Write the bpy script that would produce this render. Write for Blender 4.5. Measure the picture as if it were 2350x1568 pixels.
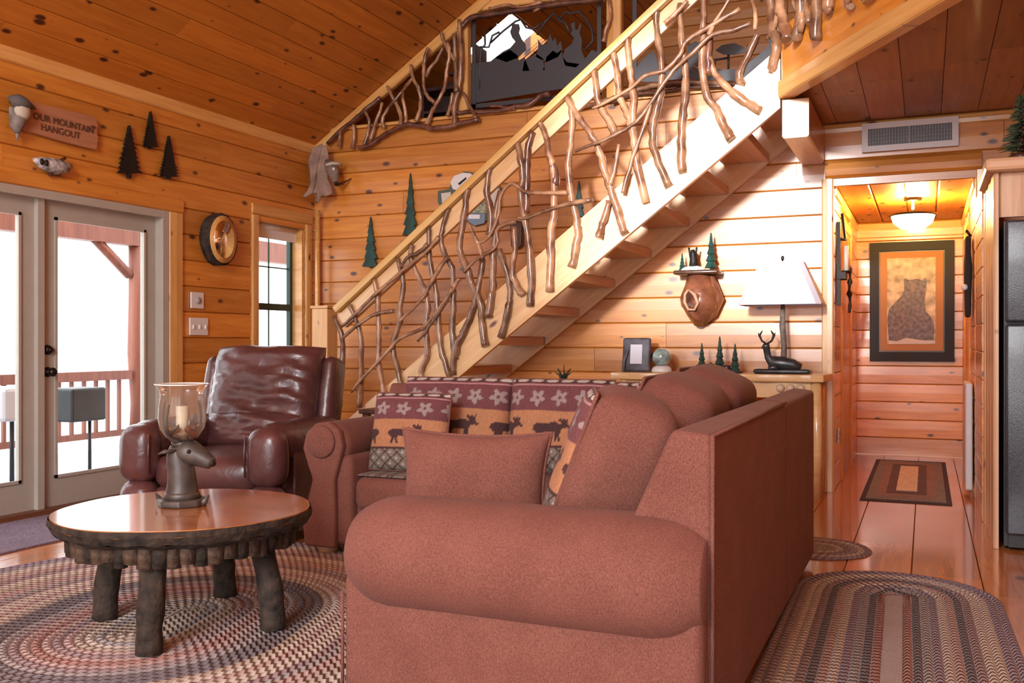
import bpy, bmesh, math, random
import numpy as np
from mathutils import Vector, Matrix
random.seed(7)
np.random.seed(7)
PI = math.pi
for o in list(bpy.data.objects):
    bpy.data.objects.remove(o)
SC = bpy.context.scene
COL = SC.collection

# ------------------------------------------------------------------ camera, world, lights, exposure
FPX, CXP, CYP, HCAM = 2200.0, 1175.0, 784.0, 1.12
YAW = math.atan(950.0 / FPX)
SA, CA = math.sin(YAW), math.cos(YAW)
cam = bpy.data.cameras.new('camera')
cam.sensor_width = 36.0
cam.lens = FPX / 2350.0 * 36.0
cam.clip_start = 0.05
cam_o = bpy.data.objects.new('camera', cam)
COL.objects.link(cam_o)
cam_o.location = (0, 0, HCAM)
cam_o.rotation_euler = (PI / 2, 0, YAW)
SC.camera = cam_o

world = bpy.data.worlds.new('sky')
SC.world = world
world.use_nodes = True
wb = world.node_tree.nodes['Background']
wb.inputs['Color'].default_value = (0.93, 0.97, 1.0, 1)
wb.inputs['Strength'].default_value = 3.4

def area(name, loc, target, sx, sy, power, color=(1, 1, 1)):
    l = bpy.data.lights.new(name, 'AREA')
    l.shape = 'RECTANGLE'
    l.size, l.size_y, l.energy, l.color = sx, sy, power, color
    o = bpy.data.objects.new(name, l)
    COL.objects.link(o)
    o.location = loc
    o.rotation_euler = (Vector(target) - Vector(loc)).to_track_quat('-Z', 'Y').to_euler()
    return o
# daylight entering by the tall windows of the wall behind the camera
for xa_, xb_w in ((-4.3, -2.7), (-2.4, -.8), (-.5, 1.1)):
    xm = (xa_ + xb_w) / 2
    area('window_daylight_offscreen', (xm, -2.98, 1.38), (xm, 5, 1.38), 1.6, 2.05, 50, (.95, .97, 1.0))
area('gable_window_daylight_offscreen', (-1.45, -2.98, 3.75), (-1.45, 5, 3.75), 1.8, 2.0, 280, (.96, .97, 1.0))
# low sun behind the camera, entering by the gable window over the added sun block outside
sun = bpy.data.lights.new('sun_offscreen', 'SUN')
sun.energy, sun.angle, sun.color = 4.5, math.radians(4), (1.0, .97, .97)
sun_o = bpy.data.objects.new('sun_offscreen', sun)
COL.objects.link(sun_o)
sun_o.location = (-1.5, -20, 8)
sun_o.rotation_euler = Vector((-.01, 1, -.145)).to_track_quat('-Z', 'Y').to_euler()

vs = SC.view_settings
vs.view_transform = 'Standard'
vs.look = 'None'
vs.exposure = 0.45
vs.gamma = 1.0
vs.use_curve_mapping = False

# ------------------------------------------------------------------ pixel -> place
def ray(px, py):
    u, v = (px - CXP) / FPX, (CYP - py) / FPX
    return Vector((-SA + u * CA, CA + u * SA, v))
def onX(px, py, X):
    r = ray(px, py); t = X / r.x
    return Vector((X, r.y * t, HCAM + r.z * t))
def onY(px, py, Y):
    r = ray(px, py); t = Y / r.y
    return Vector((r.x * t, Y, HCAM + r.z * t))
def onZ(px, py, Z):
    r = ray(px, py); t = (Z - HCAM) / r.z
    return Vector((r.x * t, r.y * t, Z))
def onP(px, py, p, n):
    r = ray(px, py); c = Vector((0, 0, HCAM))
    t = (Vector(p) - c).dot(Vector(n)) / r.dot(Vector(n))
    return c + r * t

# ------------------------------------------------------------------ objects
def tag(o, label=None, cat=None, group=None, kind=None):
    if label: o['label'] = label
    if cat: o['category'] = cat
    if group: o['group'] = group
    if kind: o['kind'] = kind
    return o
def wm(o):
    m = Matrix.Identity(4)
    while o is not None:
        m = o.matrix_basis @ m
        o = o.parent
    return m
def place(o, parent=None, M=None):
    """M is a world matrix"""
    M = Matrix.Identity(4) if M is None else M
    if parent is not None:
        o.parent = parent
        M = wm(parent).inverted() @ M
    o.matrix_basis = M
    return o
def thing(name, label, cat, loc=(0, 0, 0), rz=0.0, group=None):
    o = bpy.data.objects.new(name, None)
    o.empty_display_size = 0.05
    COL.objects.link(o)
    o.location = loc
    o.rotation_euler = (0, 0, rz)
    return tag(o, label, cat, group)
def link(name, me, mat, parent=None, M=None, smooth=None):
    o = bpy.data.objects.new(name, me)
    COL.objects.link(o)
    if mat is not None and len(me.materials) == 0:
        me.materials.append(mat)
    place(o, parent, M)
    return o
def local(parent):
    return wm(parent)
def T(x, y, z): return Matrix.Translation((x, y, z))
def R(a, ax): return Matrix.Rotation(a, 4, ax)
def S(x, y, z): return Matrix.Diagonal((x, y, z, 1))

class MB:
    """collects raw geometry for ONE part"""
    def __init__(s): s.v, s.f, s.sm = [], [], []
    def add(s, v, f, smooth=False, M=None):
        n = len(s.v)
        if M is not None: v = [tuple(M @ Vector(p)) for p in v]
        s.v += [tuple(p) for p in v]
        s.f += [tuple(i + n for i in q) for q in f]
        s.sm += [smooth] * len(f)
        return s
    def box(s, x0, x1, y0, y1, z0, z1, M=None):
        v = [(x, y, z) for z in (z0, z1) for y in (y0, y1) for x in (x0, x1)]
        f = [(0, 2, 3, 1), (4, 5, 7, 6), (0, 1, 5, 4), (2, 6, 7, 3), (0, 4, 6, 2), (1, 3, 7, 5)]
        return s.add(v, f, False, M)
    def prism(s, pts, h, M=None, smooth=False):
        """pts in local XY, extruded 0..h in Z"""
        n = len(pts)
        v = [(p[0], p[1], 0) for p in pts] + [(p[0], p[1], h) for p in pts]
        ar = sum(pts[i][0] * pts[(i + 1) % n][1] - pts[(i + 1) % n][0] * pts[i][1] for i in range(n))
        idx = list(range(n)) if ar > 0 else list(range(n - 1, -1, -1))
        f = [tuple(reversed(idx)), tuple(i + n for i in idx)]
        for k in range(n):
            a, b = idx[k], idx[(k + 1) % n]
            f.append((a, b, b + n, a + n))
        return s.add(v, f, smooth, M)
    def tube(s, pts, rad, n=6, jitter=0.0, M=None, flat=1.0, twist=0.0):
        P = [Vector(p) for p in pts]
        if not hasattr(rad, '__len__'): rad = [rad] * len(P)
        v, f = [], []
        up = Vector((0.31, 0.2, 0.93))
        prev = None
        for i, p in enumerate(P):
            d = (P[min(i + 1, len(P) - 1)] - P[max(i - 1, 0)])
            d = d.normalized() if d.length > 1e-9 else Vector((0, 0, 1))
            if prev is None:
                a = d.cross(up)
                if a.length < 1e-3: a = d.cross(Vector((1, 0, 0)))
            else:
                a = prev - d * prev.dot(d)
            a.normalize(); prev = a
            b = d.cross(a)
            for k in range(n):
                t = 2 * PI * k / n + twist
                r = rad[i] * (1 + jitter * random.uniform(-1, 1))
                v.append(p + a * (math.cos(t) * r) + b * (math.sin(t) * r * flat))
        m = len(P)
        for i in range(m - 1):
            for k in range(n):
                f.append((i * n + k, i * n + (k + 1) % n, (i + 1) * n + (k + 1) % n, (i + 1) * n + k))
        s.add(v, f, True, M)
        n0 = len(s.v) - len(v)
        s.f.append(tuple(n0 + k for k in range(n - 1, -1, -1))); s.sm.append(False)
        s.f.append(tuple(n0 + (m - 1) * n + k for k in range(n))); s.sm.append(False)
        return s
    def lathe(s, prof, n=20, M=None, smooth=True, cap=True):
        v, f = [], []
        for r, z in prof:
            for k in range(n):
                t = 2 * PI * k / n
                v.append((r * math.cos(t), r * math.sin(t), z))
        for i in range(len(prof) - 1):
            for k in range(n):
                f.append((i * n + k, i * n + (k + 1) % n, (i + 1) * n + (k + 1) % n, (i + 1) * n + k))
        n0 = len(s.v)
        s.add(v, f, smooth, M)
        if cap:
            s.f.append(tuple(n0 + k for k in range(n - 1, -1, -1))); s.sm.append(False)
            s.f.append(tuple(n0 + (len(prof) - 1) * n + k for k in range(n))); s.sm.append(False)
        return s
    def ball(s, c, r, n=10, m=7, M=None):
        if not hasattr(r, '__len__'): r = (r, r, r)
        v, f = [], []
        for i in range(m + 1):
            a = -PI / 2 + PI * i / m
            for k in range(n):
                t = 2 * PI * k / n
                v.append((c[0] + r[0] * math.cos(a) * math.cos(t), c[1] + r[1] * math.cos(a) * math.sin(t), c[2] + r[2] * math.sin(a)))
        for i in range(m):
            for k in range(n):
                f.append((i * n + k, i * n + (k + 1) % n, (i + 1) * n + (k + 1) % n, (i + 1) * n + k))
        return s.add(v, f, True, M)
    def mesh(s, name='m'):
        me = bpy.data.meshes.new(name)
        me.from_pydata(s.v, [], s.f)
        me.polygons.foreach_set('use_smooth', s.sm)
        me.update()
        return me
    def build(s, name, mat, parent=None, M=None, world=False):
        """world=True: vertices are already in world space"""
        me = s.mesh(name)
        if world:
            return link(name, me, mat, parent, Matrix.Identity(4))
        return link(name, me, mat, parent, (wm(parent) if parent is not None and M is None else M))
def bevel(o, w, seg=2):
    m = o.modifiers.new('bevel', 'BEVEL'); m.width = w; m.segments = seg; m.limit_method = 'ANGLE'; m.angle_limit = 0.6
    for p in o.data.polygons: p.use_smooth = True
    w_ = o.modifiers.new('wn', 'WEIGHTED_NORMAL'); w_.keep_sharp = True
    return o
def rbox(x0, x1, y0, y1, z0, z1, r, seg=4, puff=0.0, noise=0.0, sub=0, seed=0):
    """rounded box mesh data (v, f), optionally puffed out and wrinkled"""
    bm = bmesh.new()
    bmesh.ops.create_cube(bm, size=1.0)
    for v in bm.verts:
        v.co = Vector(((x0 + x1) / 2 + v.co.x * (x1 - x0), (y0 + y1) / 2 + v.co.y * (y1 - y0), (z0 + z1) / 2 + v.co.z * (z1 - z0)))
    if r > 0:
        bmesh.ops.bevel(bm, geom=bm.edges[:] + bm.verts[:], offset=r, segments=seg, profile=0.5, affect='EDGES')
    if sub:
        big = [e for e in bm.edges if e.calc_length() > r * 1.2]
        bmesh.ops.subdivide_edges(bm, edges=big, cuts=sub, use_grid_fill=True)
    if puff or noise:
        from mathutils import noise as nz
        bm.normal_update()
        c = Vector(((x0 + x1) / 2, (y0 + y1) / 2, (z0 + z1) / 2))
        h = Vector(((x1 - x0) / 2, (y1 - y0) / 2, (z1 - z0) / 2))
        new = []
        for v in bm.verts:
            q = v.co - c
            a, b, d = q.x / h.x, q.y / h.y, q.z / h.z
            w = (1 - a * a * .9) * (1 - b * b * .9) + (1 - a * a * .9) * (1 - d * d * .9) + (1 - b * b * .9) * (1 - d * d * .9)
            w = min(1.0, max(0, w - .2))
            nn = nz.noise(v.co * 5.0 + Vector((seed, 0, 0))) + .5 * nz.noise(v.co * 11.0 + Vector((0, seed, 0)))
            new.append(v.co + v.normal * (puff * w + noise * nn))
        for v, p in zip(bm.verts, new): v.co = p
    bm.verts.ensure_lookup_table()
    bm.verts.index_update()
    V = [tuple(v.co) for v in bm.verts]
    F = [tuple(v.index for v in f.verts) for f in bm.faces]
    bm.free()
    return V, F
def smooth_path(pts, step=3):
    P = [Vector(p) for p in pts]
    if len(P) < 3: return P
    out = []
    for i in range(len(P) - 1):
        p0, p1, p2, p3 = P[max(i - 1, 0)], P[i], P[i + 1], P[min(i + 2, len(P) - 1)]
        for k in range(step):
            t = k / step
            out.append(.5 * ((2 * p1) + (p2 - p0) * t + (2 * p0 - 5 * p1 + 4 * p2 - p3) * t * t + (3 * p1 - p0 - 3 * p2 + p3) * t ** 3))
    out.append(P[-1])
    return out

# ------------------------------------------------------------------ materials
def nt(name):
    m = bpy.data.materials.new(name)
    m.use_nodes = True
    n = m.node_tree.nodes
    return m, m.node_tree, n, m.node_tree.links, n['Principled BSDF']
def plain(name, c, rough=0.5, metal=0.0, coat=0.0, noise=0.0, nscale=8.0, bump=0.0, bscale=40.0, emit=None, estr=0, sheen=0.0, spec=None, trans=0):
    m, t, n, l, b = nt(name)
    b.inputs['Base Color'].default_value = (*c, 1)
    b.inputs['Roughness'].default_value = rough
    b.inputs['Metallic'].default_value = metal
    b.inputs['Coat Weight'].default_value = coat
    b.inputs['Coat Roughness'].default_value = 0.15
    if spec is not None: b.inputs['Specular IOR Level'].default_value = spec
    if sheen: b.inputs['Sheen Weight'].default_value = sheen
    if emit:
        b.inputs['Emission Color'].default_value = (*emit, 1); b.inputs['Emission Strength'].default_value = estr
    if trans: b.inputs['Transmission Weight'].default_value = trans
    tc = n.new('ShaderNodeTexCoord')
    if noise:
        x = n.new('ShaderNodeTexNoise'); x.inputs['Scale'].default_value = nscale; x.inputs['Detail'].default_value = 5
        l.new(tc.outputs['Object'], x.inputs['Vector'])
        r = n.new('ShaderNodeValToRGB')
        r.color_ramp.elements[0].position = .3; r.color_ramp.elements[1].position = .7
        r.color_ramp.elements[0].color = (*[q * (1 - noise) for q in c], 1)
        r.color_ramp.elements[1].color = (*[min(1, q * (1 + noise)) for q in c], 1)
        l.new(x.outputs['Fac'], r.inputs['Fac']); l.new(r.outputs['Color'], b.inputs['Base Color'])
    if bump:
        x = n.new('ShaderNodeTexNoise'); x.inputs['Scale'].default_value = bscale; x.inputs['Detail'].default_value = 4
        l.new(tc.outputs['Object'], x.inputs['Vector'])
        bp = n.new('ShaderNodeBump'); bp.inputs['Strength'].default_value = bump; bp.inputs['Distance'].default_value = .01
        l.new(x.outputs['Fac'], bp.inputs['Height']); l.new(bp.outputs['Normal'], b.inputs['Normal'])
    return m
def wood(name, c1, c2, knotc=(.10, .022, .006), rough=.35, coat=.25, knots=1.0, ksc=(2.3, 5.0), vary=.22, axis=0, grain=1.0, krad=.085, coatr=.12):
    """boards: local X along the grain, Y across, Z out of the face; axis=2 for posts grown along local Z"""
    m, t, n, l, b = nt(name)
    tc = n.new('ShaderNodeTexCoord'); oi = n.new('ShaderNodeObjectInfo')
    mul = n.new('ShaderNodeVectorMath'); mul.operation = 'SCALE'
    mul.inputs[0].default_value = (37.0, 19.0, 11.0); l.new(oi.outputs['Random'], mul.inputs['Scale'])
    add = n.new('ShaderNodeVectorMath'); add.operation = 'ADD'
    if axis == 0: l.new(tc.outputs['Object'], add.inputs[0])
    else:
        sx = n.new('ShaderNodeSeparateXYZ'); cx = n.new('ShaderNodeCombineXYZ')
        l.new(tc.outputs['Object'], sx.inputs[0])
        o = {2: ('Z', 'X', 'Y'), 1: ('Y', 'X', 'Z')}[axis]
        for a, q in zip('XYZ', o): l.new(sx.outputs[q], cx.inputs[a])
        l.new(cx.outputs[0], add.inputs[0])
    l.new(mul.outputs[0], add.inputs[1])
    mp = n.new('ShaderNodeMapping'); mp.inputs['Scale'].default_value = (1.3 * grain, 16 * grain, 16 * grain)
    l.new(add.outputs[0], mp.inputs['Vector'])
    ns = n.new('ShaderNodeTexNoise'); ns.inputs['Scale'].default_value = 1.6; ns.inputs['Detail'].default_value = 6; ns.inputs['Distortion'].default_value = .6
    l.new(mp.outputs[0], ns.inputs['Vector'])
    rp = n.new('ShaderNodeValToRGB')
    rp.color_ramp.elements[0].position, rp.color_ramp.elements[1].position = .3, .72
    rp.color_ramp.elements[0].color, rp.color_ramp.elements[1].color = (*c1, 1), (*c2, 1)
    l.new(ns.outputs['Fac'], rp.inputs['Fac'])
    col = rp.outputs['Color']
    hsv = n.new('ShaderNodeHueSaturation')
    mr = n.new('ShaderNodeMapRange'); mr.inputs['To Min'].default_value = 1 - vary; mr.inputs['To Max'].default_value = 1 + vary
    l.new(oi.outputs['Random'], mr.inputs['Value']); l.new(mr.outputs[0], hsv.inputs['Value']); l.new(col, hsv.inputs['Color'])
    col = hsv.outputs['Color']
    if knots:
        mk = n.new('ShaderNodeMapping'); mk.inputs['Scale'].default_value = (ksc[0], ksc[1], .01)
        l.new(add.outputs[0], mk.inputs['Vector'])
        vo = n.new('ShaderNodeTexVoronoi'); vo.voronoi_dimensions = '2D'; vo.inputs['Scale'].default_value = 1.0; vo.inputs['Randomness'].default_value = .95
        l.new(mk.outputs[0], vo.inputs['Vector'])
        sc = n.new('ShaderNodeSeparateColor'); l.new(vo.outputs['Color'], sc.inputs[0])
        rr = n.new('ShaderNodeMapRange'); rr.inputs['From Min'].default_value = 1 - .62 * knots; rr.inputs['From Max'].default_value = 1.0
        rr.inputs['To Min'].default_value = 0.0; rr.inputs['To Max'].default_value = krad
        l.new(sc.outputs[0], rr.inputs['Value'])
        sub = n.new('ShaderNodeMath'); sub.operation = 'SUBTRACT'
        l.new(rr.outputs[0], sub.inputs[0]); l.new(vo.outputs['Distance'], sub.inputs[1])
        k1 = n.new('ShaderNodeMapRange'); k1.inputs['From Min'].default_value = -.035; k1.inputs['From Max'].default_value = .03
        l.new(sub.outputs[0], k1.inputs['Value'])
        mx = n.new('ShaderNodeMix'); mx.data_type = 'RGBA'
        l.new(k1.outputs[0], mx.inputs[0]); l.new(col, mx.inputs[6]); mx.inputs[7].default_value = (*knotc, 1)
        col = mx.outputs[2]
    l.new(col, b.inputs['Base Color'])
    b.inputs['Roughness'].default_value = rough
    b.inputs['Coat Weight'].default_value = coat
    b.inputs['Coat Roughness'].default_value = coatr
    b.inputs['Coat IOR'].default_value = 1.6
    bp = n.new('ShaderNodeBump'); bp.inputs['Strength'].default_value = .12; bp.inputs['Distance'].default_value = .004
    l.new(ns.outputs['Fac'], bp.inputs['Height']); l.new(bp.outputs['Normal'], b.inputs['Normal'])
    return m
def fabric(name, c, c2, scale=160.0, stretch=(1, 1, .35), rough=.95, attr=None):
    m, t, n, l, b = nt(name)
    tc = n.new('ShaderNodeTexCoord')
    mp = n.new('ShaderNodeMapping'); mp.inputs['Scale'].default_value = stretch
    l.new(tc.outputs['Object'], mp.inputs['Vector'])
    ns = n.new('ShaderNodeTexNoise'); ns.inputs['Scale'].default_value = scale; ns.inputs['Detail'].default_value = 2
    l.new(mp.outputs[0], ns.inputs['Vector'])
    n2 = n.new('ShaderNodeTexNoise'); n2.inputs['Scale'].default_value = 6; l.new(tc.outputs['Object'], n2.inputs['Vector'])
    ad = n.new('ShaderNodeMath'); ad.operation = 'MULTIPLY_ADD'; ad.inputs[1].default_value = .30; l.new(n2.outputs['Fac'], ad.inputs[0]); l.new(ns.outputs['Fac'], ad.inputs[2])
    rp = n.new('ShaderNodeValToRGB'); rp.color_ramp.elements[0].position = .48; rp.color_ramp.elements[1].position = .92
    rp.color_ramp.elements[0].color, rp.color_ramp.elements[1].color = (*c, 1), (*c2, 1)
    l.new(ad.outputs[0], rp.inputs['Fac'])
    col = rp.outputs['Color']
    if attr:
        a = n.new('ShaderNodeAttribute'); a.attribute_name = attr
        mx = n.new('ShaderNodeMix'); mx.data_type = 'RGBA'; mx.blend_type = 'MULTIPLY'; mx.inputs[0].default_value = .5
        rp.color_ramp.elements[0].color, rp.color_ramp.elements[1].color = (.5, .5, .5, 1), (1, 1, 1, 1)
        l.new(a.outputs['Color'], mx.inputs[6]); l.new(col, mx.inputs[7]); col = mx.outputs[2]
    l.new(col, b.inputs['Base Color'])
    b.inputs['Roughness'].default_value = rough
    b.inputs['Sheen Weight'].default_value = .05
    b.inputs['Sheen Roughness'].default_value = .5
    b.inputs['Specular IOR Level'].default_value = .15
    bp = n.new('ShaderNodeBump'); bp.inputs['Strength'].default_value = .35; bp.inputs['Distance'].default_value = .004
    l.new(ns.outputs['Fac'], bp.inputs['Height']); l.new(bp.outputs['Normal'], b.inputs['Normal'])
    return m
def glass(name, tint=(1, 1, 1), gloss=.08):
    m = bpy.data.materials.new(name); m.use_nodes = True
    n, l = m.node_tree.nodes, m.node_tree.links
    n.clear()
    o = n.new('ShaderNodeOutputMaterial'); mx = n.new('ShaderNodeMixShader')
    tr = n.new('ShaderNodeBsdfTransparent'); gl = n.new('ShaderNodeBsdfGlossy')
    tr.inputs[0].default_value = (*tint, 1); gl.inputs['Roughness'].default_value = .02
    fr = n.new('ShaderNodeLayerWeight'); fr.inputs['Blend'].default_value = gloss
    l.new(fr.outputs['Fresnel'], mx.inputs[0]); l.new(tr.outputs[0], mx.inputs[1]); l.new(gl.outputs[0], mx.inputs[2]); l.new(mx.outputs[0], o.inputs[0])
    return m

M_WALL = wood('pine_log_siding', (.50, .160, .013), (.68, .275, .038), rough=.5, coat=1.0, coatr=.27, ksc=(2.6, 5.0), knots=1.1, krad=.095, knotc=(.07, .014, .004))
M_CEIL = wood('pine_ceiling_boards', (.44, .140, .012), (.58, .21, .024), rough=.5, coat=.06, knots=1.3, ksc=(2.8, 5.4), vary=.16, krad=.115, knotc=(.06, .012, .004), coatr=.4)
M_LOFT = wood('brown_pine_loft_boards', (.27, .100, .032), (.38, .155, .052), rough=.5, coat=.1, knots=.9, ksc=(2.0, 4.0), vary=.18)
M_FLOOR = wood('wide_pine_floor_boards', (.40, .135, .035), (.60, .24, .075), rough=.22, coat=.6, knots=.55, ksc=(1.6, 3.0), vary=.25, coatr=.08)
M_TRIM = wood('pale_pine_trim', (.60, .29, .075), (.74, .42, .14), rough=.35, coat=.3, knots=.7, ksc=(2.5, 6), vary=.08)
M_STAIR = wood('pale_pine_stair', (.64, .37, .15), (.80, .53, .26), rough=.45, coat=1.0, coatr=.27, knots=.6, ksc=(2.2, 5), vary=.05)
M_TREAD = wood('amber_pine_tread', (.42, .17, .04), (.58, .26, .07), rough=.35, coat=.3, knots=.6, vary=.12)
M_DARK = plain('bare_pine_backing', (.46, .16, .03), .8)      # same wood behind the boards: the joints are dark only by their depth
M_BRANCH = None
# ------------------------------------------------------------------ the setting
XL, YB, XR, YF = -5.25, 7.5, 3.25, -3.0
RS = 0.667
def roofz(x): return 2.95 + RS * (x - XL)
XRIDGE = -1.0
ZL = 2.74          # underside of the loft
HX0, HX1, HYB, HZ = -0.63, 0.32, 10.13, 2.30   # hall
_bm = {}
def board(parent, o, d, a, nrm, L, W, T_, mat, name='plank', bulge=.004, ch=.010):
    """o corner, d length dir, a across dir, nrm out dir; front face at o-plane"""
    key = (round(L, 3), round(W, 3), round(T_, 3), bulge, ch, mat.name)
    me = _bm.get(key)
    if me is None:
        g = .0015
        pr = [(g, -T_), (g, -ch), (ch, 0), (W / 2, bulge), (W - ch, 0), (W - g, -ch), (W - g, -T_)]
        n = len(pr)
        v = [(0 + g, y, z) for y, z in pr] + [(L - g, y, z) for y, z in pr]
        f = [(k, k + n, (k + 1) % n + n, (k + 1) % n) for k in range(n)]
        f += [tuple(range(n)), tuple(range(2 * n - 1, n - 1, -1))]
        f = [tuple(reversed(q)) for q in f]
        me = bpy.data.meshes.new(name); me.from_pydata(v, [], f); me.update()
        me.materials.append(mat)
        _bm[key] = me
    d, a, nrm = Vector(d), Vector(a), Vector(nrm)
    if d.cross(a).dot(nrm) < 0:         # keep it right-handed: start from the other end
        o = Vector(o) + d * L; d = -d
    M = Matrix(((d.x, a.x, nrm.x, o[0]), (d.y, a.y, nrm.y, o[1]), (d.z, a.z, nrm.z, o[2]), (0, 0, 0, 1)))
    return link(name, me, mat, parent, M)
def splits(a, b, lo, hi, first=None):
    out = [a]; x = a + (first if first else random.uniform(.5, hi))
    while x < b - .6:
        out.append(round(x, 1)); x = out[-1] + random.uniform(lo, hi)
    out.append(b)
    return list(zip(out[:-1], out[1:]))
def struct(name, mb, mat, parent=None):
    o = mb.build(name, mat, parent, world=True)
    if parent is None: o['kind'] = 'structure'
    return o

# floor
fl = struct('floor', MB().box(XL - .15, XR, YF, HYB, -.12, -.02), M_DARK)
x = XL
while x < XR - .01:
    w = min(.305, XR - x)
    y1 = HYB if -1.0 < x < .6 else YB
    for a, b in splits(YF, y1, 1.8, 3.6):
        board(fl, (x, a, 0), (0, 1, 0), (1, 0, 0), (0, 0, 1), b - a, w, .02, M_FLOOR, 'floor_plank', bulge=0, ch=.004)
    x += .305

# wall_left with French doors and window
DY0, DY1, DZ = 3.40, 5.60, 2.08
WY0, WY1, WZ0, WZ1 = 6.67, 7.35, .85, 2.20
mb = MB()
xo, xi = XL - .17, XL - .022
for y0, y1, z0, z1 in [(YF, DY0, -.02, 3.0), (DY0, DY1, DZ, 3.0), (DY1, WY0, -.02, 3.0), (WY0, WY1, -.02, WZ0), (WY0, WY1, WZ1, 3.0), (WY1, YB + .1, -.02, 3.0)]:
    mb.box(xo, xi, y0, y1, z0, z1)
wl = struct('wall_left', mb, M_DARK)
z = -.05
while z < 2.9:
    z0, z1 = max(z, 0.0), min(z + .2, 2.93)
    zm = (z0 + z1) / 2
    iv = [(YF, YB)]
    def cut(iv, a, b): return [q for p in iv for q in ((p[0], min(p[1], a)), (max(p[0], b), p[1])) if q[1] - q[0] > .02]
    if zm < DZ: iv = cut(iv, DY0, DY1)
    if WZ0 < zm < WZ1: iv = cut(iv, WY0, WY1)
    for p in iv:
        for a, b in splits(p[0], p[1], 2.0, 4.2):
            board(wl, (XL, a, z0), (0, 1, 0), (0, 0, 1), (1, 0, 0), b - a, z1 - z0, .022, M_WALL, 'log_board', bulge=.003, ch=.008)
    z += .2
# wall_back
mb = MB()
yi, yo = YB + .022, YB + .16
mb.box(XL, HX0 - .02, yi, yo, -.02, 3.10)
mb.box(HX0 - .02, HX1 + .02, yi, yo, 2.36, 3.10)
mb.box(HX1 + .02, XR, yi, yo, -.02, 3.10)
wb_ = struct('wall_back', mb, M_DARK)
z = -.13
while z < 3.08:
    z0, z1 = max(z, 0.0), min(z + .2, 3.10)
    zm = (z0 + z1) / 2
    iv = [(XL, XR)]
    if zm < 2.36: iv = [(XL, HX0 - .02), (HX1 + .02, XR)]
    if zm > ZL: iv = [(XL, -.84)]
    for p in iv:
        for a, b in splits(p[0], p[1], 1.6, 3.6):
            board(wb_, (a, YB, z0), (1, 0, 0), (0, 0, 1), (0, -1, 0), b - a, z1 - z0, .022, M_WALL, 'log_board', bulge=.003, ch=.008)
    z += .2
# sill of the loft opening in the gable
board(wb_, (XL + .15, YB - .02, 3.10), (1, 0, 0), (0, 1, 0), (0, 0, 1), 4.3, .2, .03, M_TRIM, 'sill_board')

# ceiling (the sloped roof boards)
sl = math.hypot(1, RS)
ax, az = 1 / sl, RS / sl
mb = MB()
for (xa, xb) in ((XL - .15, XRIDGE), (XRIDGE, XR)):
    za, zb = (roofz(xa), roofz(xb)) if xa < XRIDGE - .1 else (roofz(xa), roofz(XRIDGE) - RS * (xb - xa))
    for (ya, yb, xs, xe) in (((YF, 8.05, 0, 1), (8.05, 8.95, 0, .30), (8.05, 8.95, .43, 1), (8.95, 10.6, 0, 1)) if xa < XRIDGE - .1 else ((YF, 10.6, 0, 1),)):
        A, B = xa + (xb - xa) * xs, xa + (xb - xa) * xe
        zA, zB = za + (zb - za) * xs, za + (zb - za) * xe
        v = [(A, ya, zA + .03), (B, ya, zB + .03), (B, yb, zB + .03), (A, yb, zA + .03), (A, ya, zA + .2), (B, ya, zB + .2), (B, yb, zB + .2), (A, yb, zA + .2)]
        mb.add(v, [(0, 3, 2, 1), (4, 5, 6, 7), (0, 1, 5, 4), (1, 2, 6, 5), (2, 3, 7, 6), (3, 0, 4, 7)])
ce = struct('ceiling', mb, M_CEIL)
s, smax = 0.0, (XRIDGE - XL) * sl
k = 0
skx0, skx1 = (XL - .15) + (XRIDGE - XL + .15) * .30, (XL - .15) + (XRIDGE - XL + .15) * .43
while s < smax - .05:
    w = min(.178, smax - s)
    x0 = XL + s * ax
    segs = splits(YF, YB + .1, 2.2, 4.4)
    if skx0 - .17 < x0 < skx1: segs += [(YB + .1, 8.05), (8.95, 10.5)]
    else: segs += [(YB + .1, 10.5)]
    for a, b in segs:
        board(ce, (x0, a, roofz(x0)), (0, 1, 0), (ax, 0, az), (az, 0, -ax), b - a, w, .02, M_CEIL, 'ceiling_plank', bulge=.001, ch=.006)
    s += .178
# crown trim between wall_left and the roof
c = board(None, (XL + .022, YF, 2.86), (0, 1, 0), (0, 0, 1), (1, 0, 0), YB - YF, .10, .022, M_TRIM, 'trim_1')
c['kind'] = 'structure'
# rake trim along the gable
v0 = Vector((XL + .05, YB - .02, roofz(XL + .05) - .115)); v1 = Vector((-2.6, YB - .02, roofz(-2.6) - .115))
c = board(None, v0, (v1 - v0).normalized(), Vector((-az, 0, ax)), (0, -1, 0), (v1 - v0).length, .095, .05, M_TRIM, 'trim_2')
c['kind'] = 'structure'
# corner pole
# far room of the loft
mb = MB()
mb.box(XL, XR, yo, 10.6, 2.95, 3.0); mb.box(XL, XR, 10.5, 10.6, 3.0, 6.2)
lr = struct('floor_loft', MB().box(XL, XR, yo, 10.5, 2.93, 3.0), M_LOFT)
wlb = struct('wall_loft_back', MB().prism([(XL, 2.93), (XR, 2.93), (XR, 2.98), (XRIDGE, roofz(XRIDGE) + .03), (XL, 2.98)], .1, Matrix(((1, 0, 0, 0), (0, 0, -1, 10.6), (0, 1, 0, 0), (0, 0, 0, 1)))), M_DARK)
z = 3.0
while z < 5.8:
    xs = max(XL, XL + (z + .2 - 2.95) / RS)
    xe = 2 * XRIDGE - xs
    if xe - xs < .2: break
    board(wlb, (xs, 10.48, z), (1, 0, 0), (0, 0, 1), (0, -1, 0), xe - xs, .2, .02, M_WALL, 'log_board', bulge=.003, ch=.008)
    z += .2
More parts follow.
